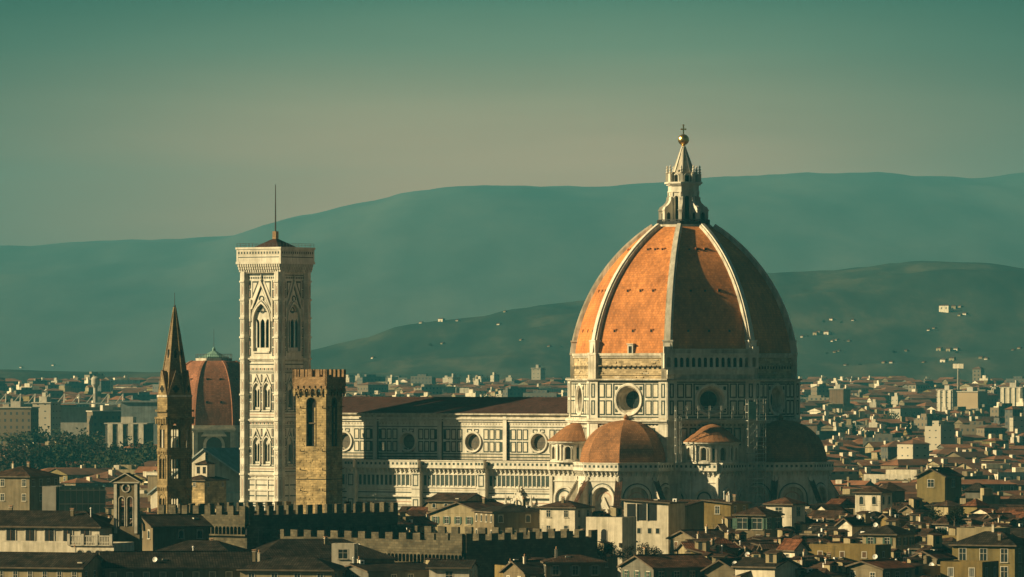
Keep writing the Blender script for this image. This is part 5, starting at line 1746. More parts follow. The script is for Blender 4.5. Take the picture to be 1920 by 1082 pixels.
# left, beyond the palace
hs(-6, 92, 892, 874, 1360, 12, -30, 'hip', 'beige', 't_brown', 'tall beige stone house with a hipped roof at the left edge', group='', wins=2, wkind='plain')
gl, _ = hs(110, 196, 914, 913, 1330, 10, 6, 'flat', 'greenglass', 't_brown', 'modern greenish glass building beside the beige stone house', group='', wins=0)
Hq = wz(914, 1330)
w_ = MB()
for i in range(9): w_.box(-5.1 + i * 1.275 - 0.05, -5.1 + i * 1.275 + 0.05, -5.12, -5.0, 8, Hq, 'concrete')
for z in (0.4, 3.4, 6.4, 7.4): w_.box(-5.1, 5.1, -5.15, -5.0, Hq - z - 0.25, Hq - z, 'concrete')
w_.build('facade_frame', gl)
hs(85, 111, 914, 912, 1328, 8, -6, 'flat', 'concrete', 't_brown', 'plain pale concrete stair block joined to the glass building', group='', wins=0)
ct, _ = hs(362, 408, 899, 890, 1420, 9, -32, 'hip', 'stone', 't_brown', 'brown stone house with a small roof turret left of the bell tower', group='', wins=1, wsize=(0.6, 0.8))
w_ = MB(); Hq = wz(894, 1420)
w_.prism([(-1.8, -1.6), (1.6, -1.6), (1.6, 1.6), (-1.8, 1.6)], Hq, Hq + 3.0, 'white'); w_.loft([[(-2.2, -2, Hq + 3), (2, -2, Hq + 3), (2, 2, Hq + 3), (-2.2, 2, Hq + 3)], [(-.1, 0, Hq + 4), (0, 0, Hq + 4), (0, .1, Hq + 4), (-.1, .1, Hq + 4)]], 't_brown')
for x in (-0.9, 0.8): w_.rect(x - 0.45, x + 0.45, Hq + 0.8, Hq + 2.4, -1.63, 'void')
w_.build('turret', ct)

# nothing may be scattered here
for a_, r_ in (((598, 1150), 9), ((327, 1180), 8), ((236, 1076), 7)):
    clear(a_[0], a_[1], r_)
def fort_clear(px, D, ang, L1, L2):
    c, s = math.cos(rad(ang)), math.sin(rad(ang))
    n1, n2 = int(L1 / 8) + 1, int(L2 / 8) + 1
    for i in range(n1 + 1):
        for j in range(n2 + 1):
            lx, ly = -L1 * i / n1, L2 * j / n2
            FOOT.append((wx(px, D) + lx * c - ly * s, D + lx * s + ly * c, 9))
fort_clear(463, 1110, -40, 20, 42); fort_clear(870, 1080, -42, 50, 36)

# lowest row (top limit) for scattered houses nearer than the cathedral
LIMIT = [(-50, 905), (95, 930), (200, 945), (262, 960), (300, 985), (320, 962), (470, 966), (640, 962), (750, 958), (775, 945), (830, 934), (960, 948), (1020, 958), (1100, 968), (1180, 955), (1330, 955), (1400, 962),
         (1450, 950), (1530, 945), (1580, 925), (1620, 915), (1680, 890), (1980, 880)]
NEAR = [(0, 1005), (200, 1010), (460, 1052), (640, 1035), (800, 1040), (870, 1030), (1000, 1020), (1110, 1045), (1190, 1005), (1330, 985), (1450, 985), (1530, 990), (1660, 990), (1800, 1000), (1960, 1000)]
WALLS = ['white', 'cream', 'cream', 'ochre', 'yellow', 'beige', 'beige', 'buff', 'grey', 'rose', 'white', 'buff', 'grey', 'buff']
TILES = ['t_brown', 't_brown', 't_dark', 't_red', 't_rust', 't_dark', 't_brown']

def fits(x, y, r):
    return all((x - a) ** 2 + (y - c) ** 2 > (r + q) ** 2 for a, c, q in FOOT)

def simple_house(b, w, d, H, rise, roof, wall, tile):
    b.box(-w / 2, w / 2, -d / 2, d / 2, -1, H, wall, bottom=False)
    if roof == 'flat':
        b.box(-w / 2, w / 2, -d / 2, -d / 2 + 0.3, H, H + 0.8, wall); b.box(-w / 4, w / 6, -d / 6, d / 4, H, H + 2.4, wall)
        return
    a, c = w / 2 + 0.5, d / 2 + 0.5
    if roof == 'hip':
        r = max(0.2, w / 2 - d / 2)
        for f in ([(-a, -c, H), (a, -c, H), (r, 0, H + rise), (-r, 0, H + rise)], [(a, c, H), (-a, c, H), (-r, 0, H + rise), (r, 0, H + rise)], [(a, -c, H), (a, c, H), (r, 0, H + rise)], [(-a, c, H), (-a, -c, H), (-r, 0, H + rise)]):
            b.face(f, tile)
    else:
        for f in ([(-a, -c, H), (a, -c, H), (a, 0, H + rise), (-a, 0, H + rise)], [(a, c, H), (-a, c, H), (-a, 0, H + rise), (a, 0, H + rise)]):
            b.face(f, tile)
        for s in (-1, 1):
            b.face([(s * w / 2, -d / 2, H), (s * w / 2, d / 2, H), (s * w / 2, 0, H + rise * 0.9)], wall)
    b.face([(-a, -c, H - 0.05), (a, -c, H - 0.05), (a, c, H - 0.05), (-a, c, H - 0.05)], 'bark')

MASS = MB()
def scatter():
    D = 1040.0
    while D < 1440:
        px = -30.0 + random.uniform(0, 40)
        while px < 1950:
            w = random.uniform(4.2, 9.0); d = random.uniform(4.5, 9.5)
            rot = random.choice((-32, -24, -38, 20, 30, 45, 38, 14, 25, 34)) + random.uniform(-5, 5)
            lim = interp(LIMIT, px)
            DD = D + random.uniform(-4, 4)
            near_t = min(1.0, max(0.0, (D - 1060) / 230.0))
            lim = max(lim, interp(NEAR, px) * (1 - near_t) + lim * near_t)
            for q0, q1, qD, qy in LMK:
                if DD < qD and q0 - 8 < px + w * FPX / DD * 0.55 and px - w * FPX / DD * 0.55 < q1 + 8: lim = max(lim, qy)
            # lots between the great church and the viewer only
            if 960 < px < 1640 and DD > 1418: px += 40; continue
            rise = random.uniform(1.1, 2.1)
            eave = random.uniform(14.5, 20.5) + (D - 1040) / 400 * 3.0
            if random.random() < 0.12: eave += random.uniform(2, 4); w *= 0.65; d *= 0.7
            eave = min(eave, wz(lim + random.uniform(2, 12), DD) - rise)
            hw = w * FPX / DD / 2
            if eave > 8 and eave + rise < 54 and fits(wx(px, DD), DD, max(w, d) * 0.42):
                roof = random.choices(('hip', 'gable_x', 'gable_y', 'shed', 'flat'), (4, 5, 3, 1, 1.6))[0]
                ex = []
                if random.random() < 0.5: ex.append(random.choice(('chimney', 'chimney', 'white_chimney')))
                if random.random() < 0.12: ex.append('chimney')
                if random.random() < 0.55: ex.append('aerial')
                if random.random() < 0.2: ex.append('dish')
                if random.random() < 0.1: ex.append('flue')
                if random.random() < 0.16 and roof != 'flat': ex.append('dormer')
                if random.random() < 0.15 and roof != 'flat': ex.append('skylight')
                if random.random() < 0.34: ex.append('roof_hut')
                if random.random() < 0.34: ex.append('vent_box')
                if random.random() < 0.2: ex.append('terrace_rail')
                if len(BUILT) >= 250:      # past the three hundred that show largest: one mass of small roofs
                    if sky_seen(px - hw, px + hw, prow(eave + rise, DD), 1.5):
                        MASS.M = Matrix.Translation((wx(px, DD), DD, 0)) @ Matrix.Rotation(rad(rot), 4, 'Z')
                        simple_house(MASS, w, d, eave, rise, {'gable_x': 'gable', 'gable_y': 'gable', 'shed': 'gable'}.get(roof, roof), random.choice(WALLS), random.choice(TILES))
                        sky_cover(px - hw, px + hw, prow(eave, DD)); sky_cover(px - hw * .45, px + hw * .45, prow(eave + rise, DD))
                    px += hw * 2 * random.uniform(0.62, 0.95); continue
                keep(house(px, DD, w, d, eave, rot, roof, random.choice(WALLS), random.choice(TILES), rise if roof != 'flat' else 0.9, wins=2, extras=ex,
                           wsize=random.choice(((0.9, 1.4), (0.8, 1.2), (1.0, 1.7))), gap=random.choice((2.4, 2.9, 3.5))))
            px += hw * 2 * random.uniform(0.62, 0.95)
        D += random.uniform(7, 9.5)
scatter()
if MASS.f: MASS.build('crowded_roofs', None, kind='stuff')
N_NEAR = len(BUILT)

# ---------------------------------------------------------------- beyond the cathedral: mid-distance roofs, blocks, then the plain
for p0, p1, r_ in ((640, 1072, 748), (1068, 1496, 440), (1496, 1560, 800), (450, 583, 460), (551, 647, 695), (293, 362, 745), (350, 452, 690), (1556, 1590, 905), (306, 349, 600), (1035, 1100, 800)):
    sky_cover(p0, p1, r_)
M['blk_a'] = blockmat('pale_block', (0.26, 0.21, 0.135))
M['blk_b'] = blockmat('buff_block', (0.18, 0.132, 0.078), bw=2.8)
M['blk_c'] = blockmat('white_block', (0.46, 0.40, 0.295), bw=3.6, js=1.3)
M['blk_d'] = blockmat('grey_block', (0.10, 0.09, 0.07), bw=3.0, js=0.8)
MIDS, FARS, STUFFS = [], [], MB()

def far_scatter():
    D = 1470.0
    while D < 5000:
        px = -20.0 + random.uniform(0, 30)
        while px < 1940:
            s = FPX / D
            town = D < 2700
            block = random.random() < (0.0 if D < 2000 else 0.05 if D < 2900 else 0.13)
            if 640 < px < 1560 and D < 2600: px = 1562 if px > 660 else px + 30; continue
            if 330 < px < 470 and 1740 < D < 1900: px += 25; continue
            DD = D + random.uniform(-10, 10) * D / 1500
            g = ground_z(DD)
            if block:
                w, d, H = random.uniform(9, 24), random.uniform(5, 11), random.uniform(11, 16) if D < 3000 else random.uniform(6, 14)
                if random.random() < 0.12: w, H = random.uniform(7, 11), H * 1.3
                wall = random.choice(('blk_a', 'blk_b', 'blk_c', 'blk_d', 'blk_d', 'blk_b')); roof = random.choice(('flat', 'flat', 'hip'))
            else:
                w, d, H = random.uniform(9, 32), random.uniform(7, 13), random.uniform(7.0, 12.0)
                if D > 2700: w *= 0.85; H = random.uniform(4.5, 9)
                wall = random.choice(WALLS); roof = random.choice(('gable', 'gable', 'hip', 'hip', 'gable', 'flat'))
            if D > 3000 and random.random() < (0.3 if px > 600 and px < 1100 else 0.2):
                block = True; wall = random.choice(('white', 'blk_c', 'white')); roof = 'flat'; w, d, H = random.uniform(3, 6), random.uniform(4, 10), random.uniform(5, 11)
            rise = random.uniform(1.2, 2.4)
            rot = random.choice((20, 30, 12, 18, 38, 52, -24)) + random.uniform(-8, 8)
            top = prow(g + H + rise * (roof != 'flat'), DD)
            hw = (w * abs(math.cos(rad(rot))) + d * abs(math.sin(rad(rot)))) * s / 2
            # green belt: few buildings inside the park strip on the left
            if px < 290 and 2200 < DD < 2500 and random.random() < 0.75: px += 2 * hw; continue
            if 255 < px < 455 and DD < 1780 and top < 903: px += 2 * hw; continue
            if top < 706 and random.random() < 0.9: px += 2 * hw; continue
            if sky_seen(px - hw * 0.8, px + hw * 0.8, top, 1.2):
                tile = random.choice(('far_red', 'far_brown', 'far_red', 'far_brown'))
                rec = dict(px=px, D=DD, w=w, d=d, H=H, rise=rise, roof=roof, wall=wall, tile=tile, rot=rot, g=g, block=block, top=top, hw=hw)
                (MIDS if town else FARS).append(rec)
                sky_cover(px - hw, px + hw, prow(g + H, DD)); sky_cover(px - hw * .5, px + hw * .5, top)
            px += hw * 2 * random.uniform(0.7, 1.5 if town else 1.7)
        D += random.uniform(12, 19) * (D / 1500) ** 1.2
far_scatter()
print('near', N_NEAR, 'mid', len(MIDS), 'far', len(FARS))

nh = nb = 0
for rec in MIDS + FARS:
    cap_h, cap_b = 255 - 0, 260
    if rec['block']: nb += 1; ind = nb <= cap_b
    else: nh += 1; ind = nh <= 250
    if ind and rec['hw'] > 1.3:
        nm = 'apartment_block' if rec['block'] else ('townhouse' if rec['D'] < 2700 else 'suburban_house')
        o = thing(nm, '', nm.replace('_', ' '), (wx(rec['px'], rec['D']), rec['D'], rec['g']), rec['rot'], 'buildings beyond the cathedral')
        b = MB()
        big = rec['D'] < 2300
        simple_house(b, rec['w'], rec['d'], rec['H'], rec['rise'], rec['roof'], rec['wall'], rec['tile'])
        if big and not rec['block']:
            b.box(rec['w'] * 0.2, rec['w'] * 0.2 + 0.8, -0.4, 0.4, rec['H'], rec['H'] + rec['rise'] + 1.2, 'cream')
        for q in range((random.choice((0, 1, 1, 2)) if rec['D'] < 2400 else random.choice((1, 2, 2, 3))) if not rec['block'] and rec['D'] > 1600 else 0):
            qx, qw = random.uniform(-0.42, 0.42) * rec['w'], random.uniform(0.5, 1.5)
            b.box(qx - qw, qx + qw, -rec['d'] * 0.3 - 0.9, -rec['d'] * 0.3 + 0.9, rec['H'], rec['H'] + rec['rise'] * 0.4 + random.uniform(1.0, 2.0) * (1.5 if rec['D'] > 2600 else 1.0), random.choice(('white', 'white', 'cream')))
        # roof and walls apart where they can be told apart
        rb, wb = MB(), MB()
        for fi, f in enumerate(b.f):
            mm = b.mats[b.mi[fi]]
            tgt = rb if (mm in ('far_red', 'far_brown', 'bark')) else wb
            tgt.face([b.v[i] for i in f], mm)
        wb.build('wall', o)
        if rb.f: rb.build('roof', o)
        if big and not rec['block']:
            me = window_mesh('plain', 0.9, 1.4, 'shut_brown')
            for side in (0, 90, -90):
                if not facing(rec['rot'] + side): continue
                L = rec['w'] if side == 0 else rec['d']; off = (rec['d'] if side == 0 else rec['w']) / 2
                n = max(1, int(L / 3.2))
                for r in range(2):
                    for i in range(n):
                        v = Matrix.Rotation(rad(side), 4, 'Z') @ Vector((-L / 2 + (i + .5) * L / n, -off - 0.01, rec['H'] - 2.2 - 3.2 * r))
                        put('window', me, o, tuple(v), side)
        rec['o'] = o
        BUILT.append((o, dict(px=rec['px'], D=rec['D'], roof=rec['roof'], wall=rec['wall'], tile=rec['tile'], ex=(), w=rec['w'], d=rec['d'], top=rec['top'], half=rec['hw'], rot=rec['rot'], far=True, block=rec['block'], H=rec['H'])))
    else:
        STUFFS.M = Matrix.Translation((wx(rec['px'], rec['D']), rec['D'], rec['g'])) @ Matrix.Rotation(rad(rec['rot']), 4, 'Z')
        simple_house(STUFFS, rec['w'], rec['d'], rec['H'], rec['rise'], rec['roof'], rec['wall'], rec['tile'])
if STUFFS.f:
    STUFFS.build('distant_town', None, kind='stuff')

# ---------------------------------------------------------------- special things on the plain
def wt_label(): pass
D_ = 3300
o = thing('water_tower', 'pale mushroom shaped water tower standing above the distant roofs', 'water tower', (wx(179, D_), D_, ground_z(D_)), 0)
b = MB(); z0 = wz(726, D_) - ground_z(D_); z1 = wz(706, D_) - ground_z(D_)
b.lathe([(1.25, -1), (1.15, z0 - 0.5)], 16, 'concrete'); b.build('shaft', o)
b = MB(); b.lathe([(1.15, z0 - 0.5), (2.3, z0 + 1.6), (2.3, z1 - 1.2), (1.9, z1 - 0.4), (0.1, z1)], 16, 'concrete'); b.build('tank', o)
D_ = 3700
o = thing('floodlight_mast', 'tall lattice mast with a wide flat lamp panel over the plain', 'floodlight mast', (wx(1797, D_), D_, ground_z(D_)), -30)
b = MB(); zt = wz(690, D_) - ground_z(D_)
for k in range(4):
    a0, a1 = math.pi / 2 * k, math.pi / 2 * (k + 1)
    b.tube((1.1 * math.cos(a0), 1.1 * math.sin(a0), -2), (0.5 * math.cos(a0), 0.5 * math.sin(a0), zt), 0.16, 'concrete', 4)
    n = 12
    for i in range(n):
        r0, r1 = 1.1 - 0.6 * i / n, 1.1 - 0.6 * (i + 1) / n
        b.tube((r0 * math.cos(a0), r0 * math.sin(a0), zt * i / n), (r1 * math.cos(a1), r1 * math.sin(a1), zt * (i + 1) / n), 0.09, 'concrete', 4)
b.build('lattice_mast', o)
b = MB(); b.box(-3.6, 3.6, -0.4, 0.4, zt - 0.3, zt + 2.6, 'white')
b.build('lamp_panel', o)
D_ = 2900
o = thing('grandstand', 'long low grandstand roof with a row of slanting trusses far left', 'grandstand', (wx(110, D_), D_, ground_z(D_)), -6)
b = MB(); zt = wz(752, D_) - ground_z(D_)
b.box(-30, 30, 0, 16, -2, zt - 3, 'concrete'); b.box(-32, 32, -4, 14, zt - 1.4, zt - 0.9, 'lead')
b.build('stand', o)
for i in range(9):
    b = MB(); x = -29 + i * 7.2
    b.tube((x, -3, zt - 1), (x + 1.6, 8, zt + 3.4), 0.28, 'concrete', 5); b.tube((x + 3.4, -3, zt - 1), (x + 1.6, 8, zt + 3.4), 0.28, 'concrete', 5)
    b.build('truss', o)
D_ = 2650
o = thing('warehouse', 'long flat grey warehouse roof left of the spired tower', 'warehouse', (wx(265, D_), D_, ground_z(D_)), -2)
b = MB(); zt = wz(752, D_) - ground_z(D_)
b.box(-9, 9, 0, 14, -2, zt - 0.6, 'lead'); b.build('wall', o)
b = MB(); b.box(-9.5, 9.5, -0.5, 14.5, zt - 0.6, zt, 'lead'); b.build('roof', o)
M['blk_e'] = blockmat('sand_block', (0.46, 0.33, 0.19), bw=7.0, bh=3.4, js=1.9)
def slab_block(px0, px1, yt, D, rot, label, wall='blk_a', piers=0):
    w = (px1 - px0) * D / FPX
    o = thing('apartment_block', label, 'apartment block', (wx((px0 + px1) / 2, D), D, ground_z(D)), rot)
    zt = wz(yt, D) - ground_z(D)
    b = MB(); b.box(-w / 2, w / 2, -5, 6, -2, zt, wall); b.build('wall', o)
    b = MB(); b.box(-w / 2 - 0.4, w / 2 + 0.4, -5.5, 6.4, zt, zt + 0.5, 'concrete'); b.box(-w / 6, w / 8, -2, 3, zt + 0.5, zt + 3, 'concrete'); b.build('roof', o)
    for i in range(piers):
        b = MB(); x = -w / 2 + (i + 0.5) * w / piers
        b.box(x - w / piers * 0.24, x + w / piers * 0.24, -5.5, -5, -1, zt, 'white'); b.build('stair_panel', o)
    sky_cover(px0, px1, yt)
    return o
slab_block(202, 282, 795, 2500, -12, 'white apartment block with four tall pale panels left of the spired tower', 'blk_d', 4)
slab_block(68, 105, 756, 2750, -20, 'pale blank ended apartment block far left above the trees', 'blk_c')
slab_block(0, 66, 765, 2700, -14, 'wide buff apartment block at the left edge above the trees', 'blk_b')
slab_block(168, 235, 772, 2760, 18, 'shaded buff apartment block behind the white panelled one', 'blk_b')
slab_block(1800, 1845, 735, 3550, -36, 'stepped sand coloured office block right of the cathedral', 'blk_e', 0)
slab_block(1762, 1796, 732, 3600, -34, 'apartment block with balconies left of the sand coloured office block', 'blk_c', 3)
slab_block(1880, 1925, 727, 3650, -30, 'apartment block with many balconies at the right edge of the plain', 'blk_c', 4)
slab_block(1000, 1018, 691, 4700, -20, 'lone white slab tower on the plain left of the great dome', 'blk_c')
slab_block(846, 856, 708, 4400, -30, 'slender white tower block above the nave roof', 'blk_c')
slab_block(1560, 1588, 730, 3650, -25, 'pink plastered gabled block beyond the dark apse', 'rose')

# villas on the hills
random.seed(8)
VILLAS = [(790, 606, 4.5), (828, 603, 9), (858, 602, 4), (948, 585, 4), (936, 609, 4.5), (830, 645, 3.5), (978, 638, 3), (1485, 634, 5), (1505, 632, 4), (1530, 628, 7), (1536, 624, 6), (1551, 627, 8), (1562, 640, 4), (1569, 638, 4), (1592, 640, 4),
          (1566, 661, 4), (1573, 659, 3.5), (1586, 685, 4), (1658, 681, 5), (1672, 681, 5), (1733, 680, 4), (1772, 585, 17), (1788, 579, 9), (1801, 576, 5), (1800, 592, 5), (1810, 590, 6), (1742, 620, 4), (1752, 616, 3),
          (1700, 658, 3), (1762, 657, 8), (1780, 658, 7), (1794, 657, 7), (1770, 679, 9), (1786, 676, 8), (1840, 672, 6), (1850, 674, 5), (1900, 657, 4), (1912, 654, 5), (1600, 601, 3), (1560, 600, 5), (700, 672, 3), (1030, 650, 3), (40, 690, 3), (100, 686, 3)]
dg = bpy.context.evaluated_depsgraph_get()
hills = [bpy.data.objects['low_hills'], bpy.data.objects['middle_hills'], bpy.data.objects['far_hills']]
VS = []
for (px, py, wpx) in VILLAS:
    d = Vector(((px - 960) / FPX, 1.0, (HOR - py) / FPX)).normalized()
    best = None
    for h in hills:
        ok, loc, nrm, idx = h.ray_cast(Vector((0, 0, EYE)), d)
        if ok and (best is None or loc.y < best.y): best = loc.copy()
    if best is None: continue
    D = best.y; w = max(5.0, wpx * 1.35) * D / FPX; hgt = min(max(w * 0.62, 3.4 * D / FPX), 11) * random.uniform(0.85, 1.1)
    o = thing('villa', '', 'villa', (best.x, best.y, best.z - 1.0), random.uniform(-45, -30), 'villas on the hills')
    b = MB(); wl = random.choice(('white', 'cream'))
    b.box(-w / 2, w / 2, -2, 2, -8, hgt, wl); n = max(1, int(w / 4))
    for i in range(n):
        b.rect(-w / 2 + (i + .5) * w / n - 0.6, -w / 2 + (i + .5) * w / n + 0.6, hgt - 3.4, hgt - 1.6, -2.05, 'glass')
    b.build('wall', o)
    b = MB(); a = w / 2 + 0.5
    b.face([(-a, -2.4, hgt), (a, -2.4, hgt), (a * 0.6, 0.0, hgt + 0.9), (-a * 0.6, 0.0, hgt + 0.9)], 't_red'); b.face([(-a, 2.4, hgt), (a, 2.4, hgt), (a * 0.6, 0.0, hgt + 0.9), (-a * 0.6, 0.0, hgt + 0.9)], 't_red')
    b.face([(a, -2.4, hgt), (a, 2.4, hgt), (a * 0.6, 0.0, hgt + 0.9)], 't_red'); b.face([(-a, -2.4, hgt), (-a, 2.4, hgt), (-a * 0.6, 0.0, hgt + 0.9)], 't_red')
    b.build('roof', o)
    VS.append((o, px, py, wpx))

# ---------------------------------------------------------------- trees
random.seed(31)
CROWNS = {}
def crown_mesh(kind, v):
    key = (kind, v)
    if key in CROWNS: return CROWNS[key]
    b = MB(); rng = random.Random(hash(kind) % 1000 + v * 17 if False else len(kind) * 31 + v * 17)
    m = {'round': 'leaf_dark', 'olive': 'leaf_mid', 'bare': 'leaf_brown', 'cypress': 'leaf_dark'}[kind]
    lobes = []
    if kind == 'cypress':
        for i in range(16):
            t = i / 15; lobes.append((rng.uniform(-.12, .12), rng.uniform(-.12, .12), 0.15 + 1.7 * t, 0.30 * (1 - t * 0.8)))
    else:
        for i in range(13):
            a = rng.uniform(0, 6.28); r = rng.uniform(0.1, 0.72); lobes.append((r * math.cos(a), r * math.sin(a), rng.uniform(0.45, 1.35), rng.uniform(0.24, 0.46)))
    per = 70
    for (cx, cy, cz, rr) in lobes:
        for i in range(per):
            d = Vector((rng.gauss(0, 1), rng.gauss(0, 1), rng.gauss(0, 1))).normalized() * rr * rng.uniform(0.45, 1.08)
            s = rng.uniform(0.035, 0.085); u = Vector((rng.gauss(0, 1), rng.gauss(0, 1), rng.gauss(0, 1))).normalized(); w = u.orthogonal().normalized()
            p = Vector((cx, cy, cz)) + d
            b.face([p - u * s, p + w * s * 0.6, p + u * s, p - w * s * 0.6], m if rng.random() < 0.8 else ('leaf_mid' if kind != 'bare' else 'leaf_brown'))
    CROWNS[key] = b.data('crown')
    return CROWNS[key]
TRUNK = MB(); TRUNK.lathe([(0.09, -0.3), (0.06, 0.4), (0.03, 0.95), (0.01, 1.25)], 7, 'bark')
for k in range(5):
    a = k * 1.3; TRUNK.tube((0, 0, 0.35 + 0.08 * k), (0.42 * math.cos(a), 0.42 * math.sin(a), 0.85 + 0.09 * k), 0.022, 'bark', 5)
TRUNK = TRUNK.data('trunk')
TREES = []
def tree(px, D, z, hgt, kind):
    o = thing('cypress' if kind == 'cypress' else 'tree', '', 'tree', (wx(px, D), D, z), random.uniform(0, 360), 'trees among the houses')
    s = hgt / 1.75
    for nm, me in (('trunk', TRUNK), ('crown', crown_mesh(kind, random.randrange(4)))):
        c = put(nm, me, o); c.scale = (s, s, s) if kind != 'cypress' else (s * .9, s * .9, s)
    TREES.append((o, px, D, kind, hgt))
for (o_, px_, py_, w_p) in VS:
    for q in range(random.choice((0, 1, 1))):
        D_v = o_.location.y + random.uniform(-14, -6); x_v = o_.location.x + random.choice((-1, 1)) * random.uniform(4, 12)
        tree(960 + x_v * FPX / D_v, D_v, o_.location.z - 2.5, random.uniform(3.5, 5.5), 'round')
for i in range(16):
    px = random.choice((random.uniform(880, 1500), random.uniform(1500, 1925), random.uniform(1500, 1925))); D = random.uniform(1070, 1400)
    kd = random.choice(('round', 'round', 'cypress', 'olive'))
    top = interp(LIMIT, px) * 0.55 + interp(NEAR, px) * 0.45 + random.uniform(-14, 18)
    if not fits(wx(px, D), D, 1.5) or any(D < qD and q0 < px < q1 and top < qy for q0, q1, qD, qy in LMK): continue
    hgt = random.uniform(4, 6.5); tree(px, D, wz(top + 6, D) - hgt, hgt, kd)
for i in range(70):
    px = random.uniform(-10, 292); D = random.uniform(2250, 2490)
    tree(px, D, ground_z(D) - 0.5, random.uniform(13, 22), random.choice(('round', 'round', 'bare', 'olive', 'round')))
for i in range(34):
    px = random.uniform(-10, 205); D = random.uniform(2530, 2660)
    tree(px, D, ground_z(D) - 0.5, random.uniform(15, 21), random.choice(('round', 'round', 'bare', 'olive')))
for i in range(44):
    px = random.uniform(1580, 1935); D = random.choice((1750, 2000, 2250, 2450, 2950, 3300)) + random.uniform(-90, 90)
    tree(px, D, ground_z(D) - 0.5, random.uniform(9, 15), random.choice(('round', 'round', 'olive', 'cypress')))
for i in range(26):
    px = random.uniform(650, 1060); D = random.uniform(3050, 3600)
    tree(px, D, ground_z(D), random.uniform(12, 20), random.choice(('round', 'olive', 'round')))
for (px, D, py, hgt, kd) in ((1120, 1112, 1034, 3.4, 'olive'), (1136, 1108, 1030, 4.0, 'round'), (1152, 1106, 1033, 3.2, 'olive'), (1176, 1112, 1036, 3.5, 'bare'), (1206, 1110, 1034, 4.2, 'bare'), (1226, 1112, 1038, 3.4, 'bare'), (1096, 1112, 1036, 3.6, 'bare'),
                             (372, 1112, 1008, 3.2, 'round'), (606, 1075, 1040, 2.6, 'olive'), (640, 1072, 1036, 2.4, 'round')):
    tree(px, D, wz(py, D) - hgt * 0.5, hgt, kd)

# ---------------------------------------------------------------- labels that tell the scattered buildings apart
LAND = [(-100, 'at left edge'), (100, 'by the glass building'), (205, 'by the bell gable'), (275, 'by the slim spire'), (370, 'left of bell tower'), (450, 'below bell tower'), (555, 'by square stone tower'), (650, 'below the nave'),
        (800, 'below nave portal'), (1010, 'by arched-window block'), (1180, 'below south apse'), (1320, 'below the scaffold'), (1430, 'below east apse'), (1560, 'by white roof tower'), (1690, 'right of white tower'), (1820, 'at right edge')]
ROWS = [(0, 'bottom row'), (1095, 'lower roofs'), (1190, 'middle roofs'), (1300, 'upper roofs'), (1460, 'level with cathedral'), (1800, 'just past cathedral'), (2300, 'well past cathedral'), (3200, 'out on plain'), (4000, 'near the hills')]
FARX = [(-100, 'at far left'), (100, 'left of water tower'), (190, 'right of water tower'), (300, 'behind slim spire'), (460, 'left of nave'), (640, 'over the nave'), (860, 'left of great dome'), (1490, 'right of great dome'), (1640, 'left of floodlight mast'), (1780, 'below floodlight mast'), (1850, 'at right edge')]
def pick(tab, v):
    out = tab[0][1]
    for a, n in tab:
        if v >= a: out = n
    return out
RN = {'hip': 'hipped', 'gable_x': 'ridged', 'gable_y': 'gabled', 'gable': 'gabled', 'shed': 'lean-to', 'flat': 'flat'}
WN = {'blk_a': 'pale', 'blk_b': 'buff', 'blk_c': 'white', 'blk_d': 'grey', 'greenglass': 'glass'}
cand = {}
for o, i in BUILT:
    kindw = o['category']
    wall = WN.get(i['wall'], i['wall']); tile = i['tile'].replace('t_', '').replace('far_', '')
    roof = 'flat roof' if i['roof'] == 'flat' else '%s %s roof' % (RN[i['roof']], tile)
    far = i.get('far')
    where = pick(FARX, i['px']) if far else pick(LAND, i['px'])
    base = '%s %s, %s, %s, %s' % (wall, kindw, roof, where, pick(ROWS, i['D']))
    cand.setdefault(base, []).append((o, i))
ORD = ['first', 'second', 'third', 'fourth', 'fifth', 'sixth', 'seventh', 'eighth', 'ninth', 'tenth', 'eleventh', 'twelfth', 'thirteenth', 'fourteenth', 'fifteenth', 'sixteenth', 'seventeenth', 'eighteenth', 'nineteenth', 'twentieth'] + ['twenty-' + q for q in ('first', 'second', 'third', 'fourth', 'fifth', 'sixth', 'seventh', 'eighth', 'ninth')]
for base, L in cand.items():
    L.sort(key=lambda t: t[1]['px'])
    for k, (o, i) in enumerate(L):
        if len(L) == 1: o['label'] = base
        elif len(L) == 2: o['label'] = base + (', left one' if k == 0 else ', right one')
        else: o['label'] = base + ', ' + ORD[min(k, 28)] + ' from left'
for L, name in ((VS, 'villa'),):
    zone = {}
    for o, px, py, wp in L:
        w = 'large' if wp > 8 else 'small' if wp < 4.5 else 'mid-sized'
        z = 'on hill left of dome' if px < 1100 and px > 500 else 'under far left hills' if px < 500 else 'on slope right of dome' if px < 1650 else 'on slope above floodlight mast' if px < 1830 else 'on slope at right edge'
        h = 'high' if py < 615 else 'halfway up' if py < 655 else 'low'
        zone.setdefault('%s pale villa %s %s' % (w, h, z), []).append((px, o))
    for base, V in zone.items():
        V.sort(key=lambda t: t[0])
        for k, (px, o) in enumerate(V):
            o['label'] = base if len(V) == 1 else base + ', ' + ORD[min(k, 28)] + ' from left'
zone = {}
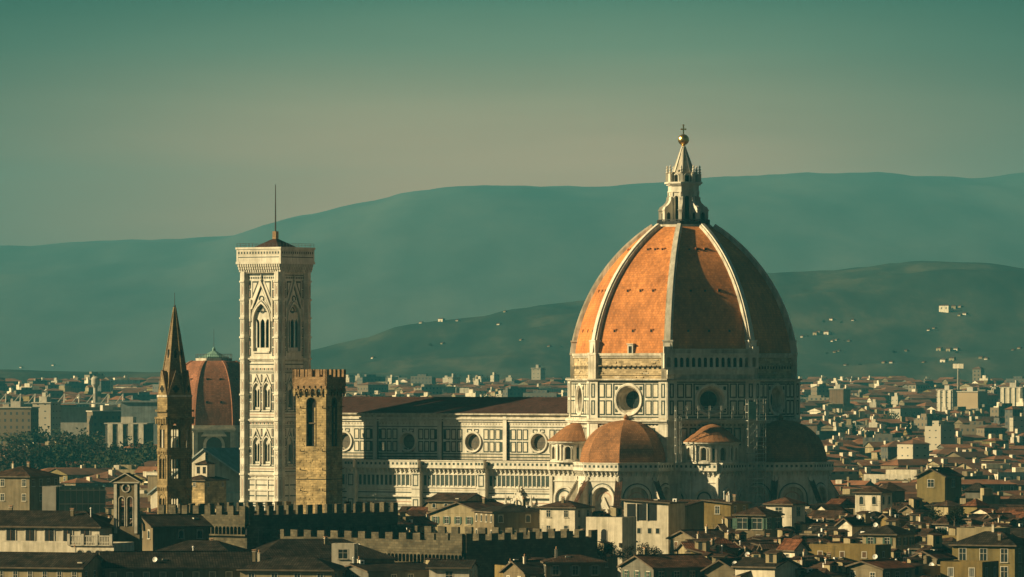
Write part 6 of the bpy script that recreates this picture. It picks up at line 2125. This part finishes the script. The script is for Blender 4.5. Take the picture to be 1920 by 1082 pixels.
for o, px, D, kd, hgt in TREES:
    kw = {'round': 'dark bushy tree', 'olive': 'olive green tree', 'bare': 'brown winter tree', 'cypress': 'cypress'}[kd]
    z = 'on hill slopes' if D > 4500 else 'among far right roofs' if D < 1500 and px > 1690 else 'among roofs below apse' if D < 1500 and px > 1260 else 'by the white arched-window block' if D < 1500 and px > 1000 else 'by the palace roofs' if D < 1500 else 'in park strip' if px < 300 else 'above the nave roof' if px < 1100 else 'right of the dome'
    if D > 1500 and px < 300: z += ' by apartment blocks' if px < 100 else ' below water tower' if px < 190 else ' by slim spire'
    if 4500 > D > 2600 and px > 1560: z += ' far out'
    if D > 4500: z += ' left of dome' if px < 1200 else ' right of dome'
    z2 = 'backmost' if px < 300 and 2500 < D < 2700 else 'nearer' if (D < 2370 and px < 400 or D < 2100 or 2300 < D < 2600) else 'farther'
    zone.setdefault('%s %s %s' % ((z2 + ' ' if D > 1500 else 'small ') + ('tall ' if hgt > 15 else ''), kw, z), []).append((px, o))
for base, V in zone.items():
    V.sort(key=lambda t: t[0]); base = ' '.join(base.split())
    for k, (px, o) in enumerate(V):
        o['label'] = base if len(V) == 1 else base + ', ' + ORD[min(k, 28)] + ' from left'
for o in COL.objects:
    if 'group' in o and o['group'] == '': del o['group']

# ---------------------------------------------------------------- the air
me = bpy.data.meshes.new('haze')
x0, x1, y0, y1, z0, z1 = -3200, 3200, -500, 16000, -60, 585
V = [(x0, y0, z0), (x1, y0, z0), (x1, y1, z0), (x0, y1, z0), (x0, y0, z1), (x1, y0, z1), (x1, y1, z1), (x0, y1, z1)]
me.from_pydata(V, [], [(3, 2, 1, 0), (4, 5, 6, 7), (0, 1, 5, 4), (1, 2, 6, 5), (2, 3, 7, 6), (3, 0, 4, 7)])
hz = put('haze', me, None, kind='stuff')
m = bpy.data.materials.new('haze_air'); m.use_nodes = True
t = m.node_tree; t.nodes.clear()
out = t.nodes.new('ShaderNodeOutputMaterial'); pv = t.nodes.new('ShaderNodeVolumePrincipled')
pv.inputs['Color'].default_value = (HAZE_COLOR[0], HAZE_COLOR[1], HAZE_COLOR[2], 1)
pv.inputs['Density'].default_value = HAZE_DENSITY
pv.inputs['Density Attribute'].default_value = ''
pv.inputs['Anisotropy'].default_value = 0.0
t.links.new(pv.outputs[0], out.inputs['Volume'])
me.materials.append(m)
m.cycles.homogeneous_volume = True if hasattr(m.cycles, 'homogeneous_volume') else True
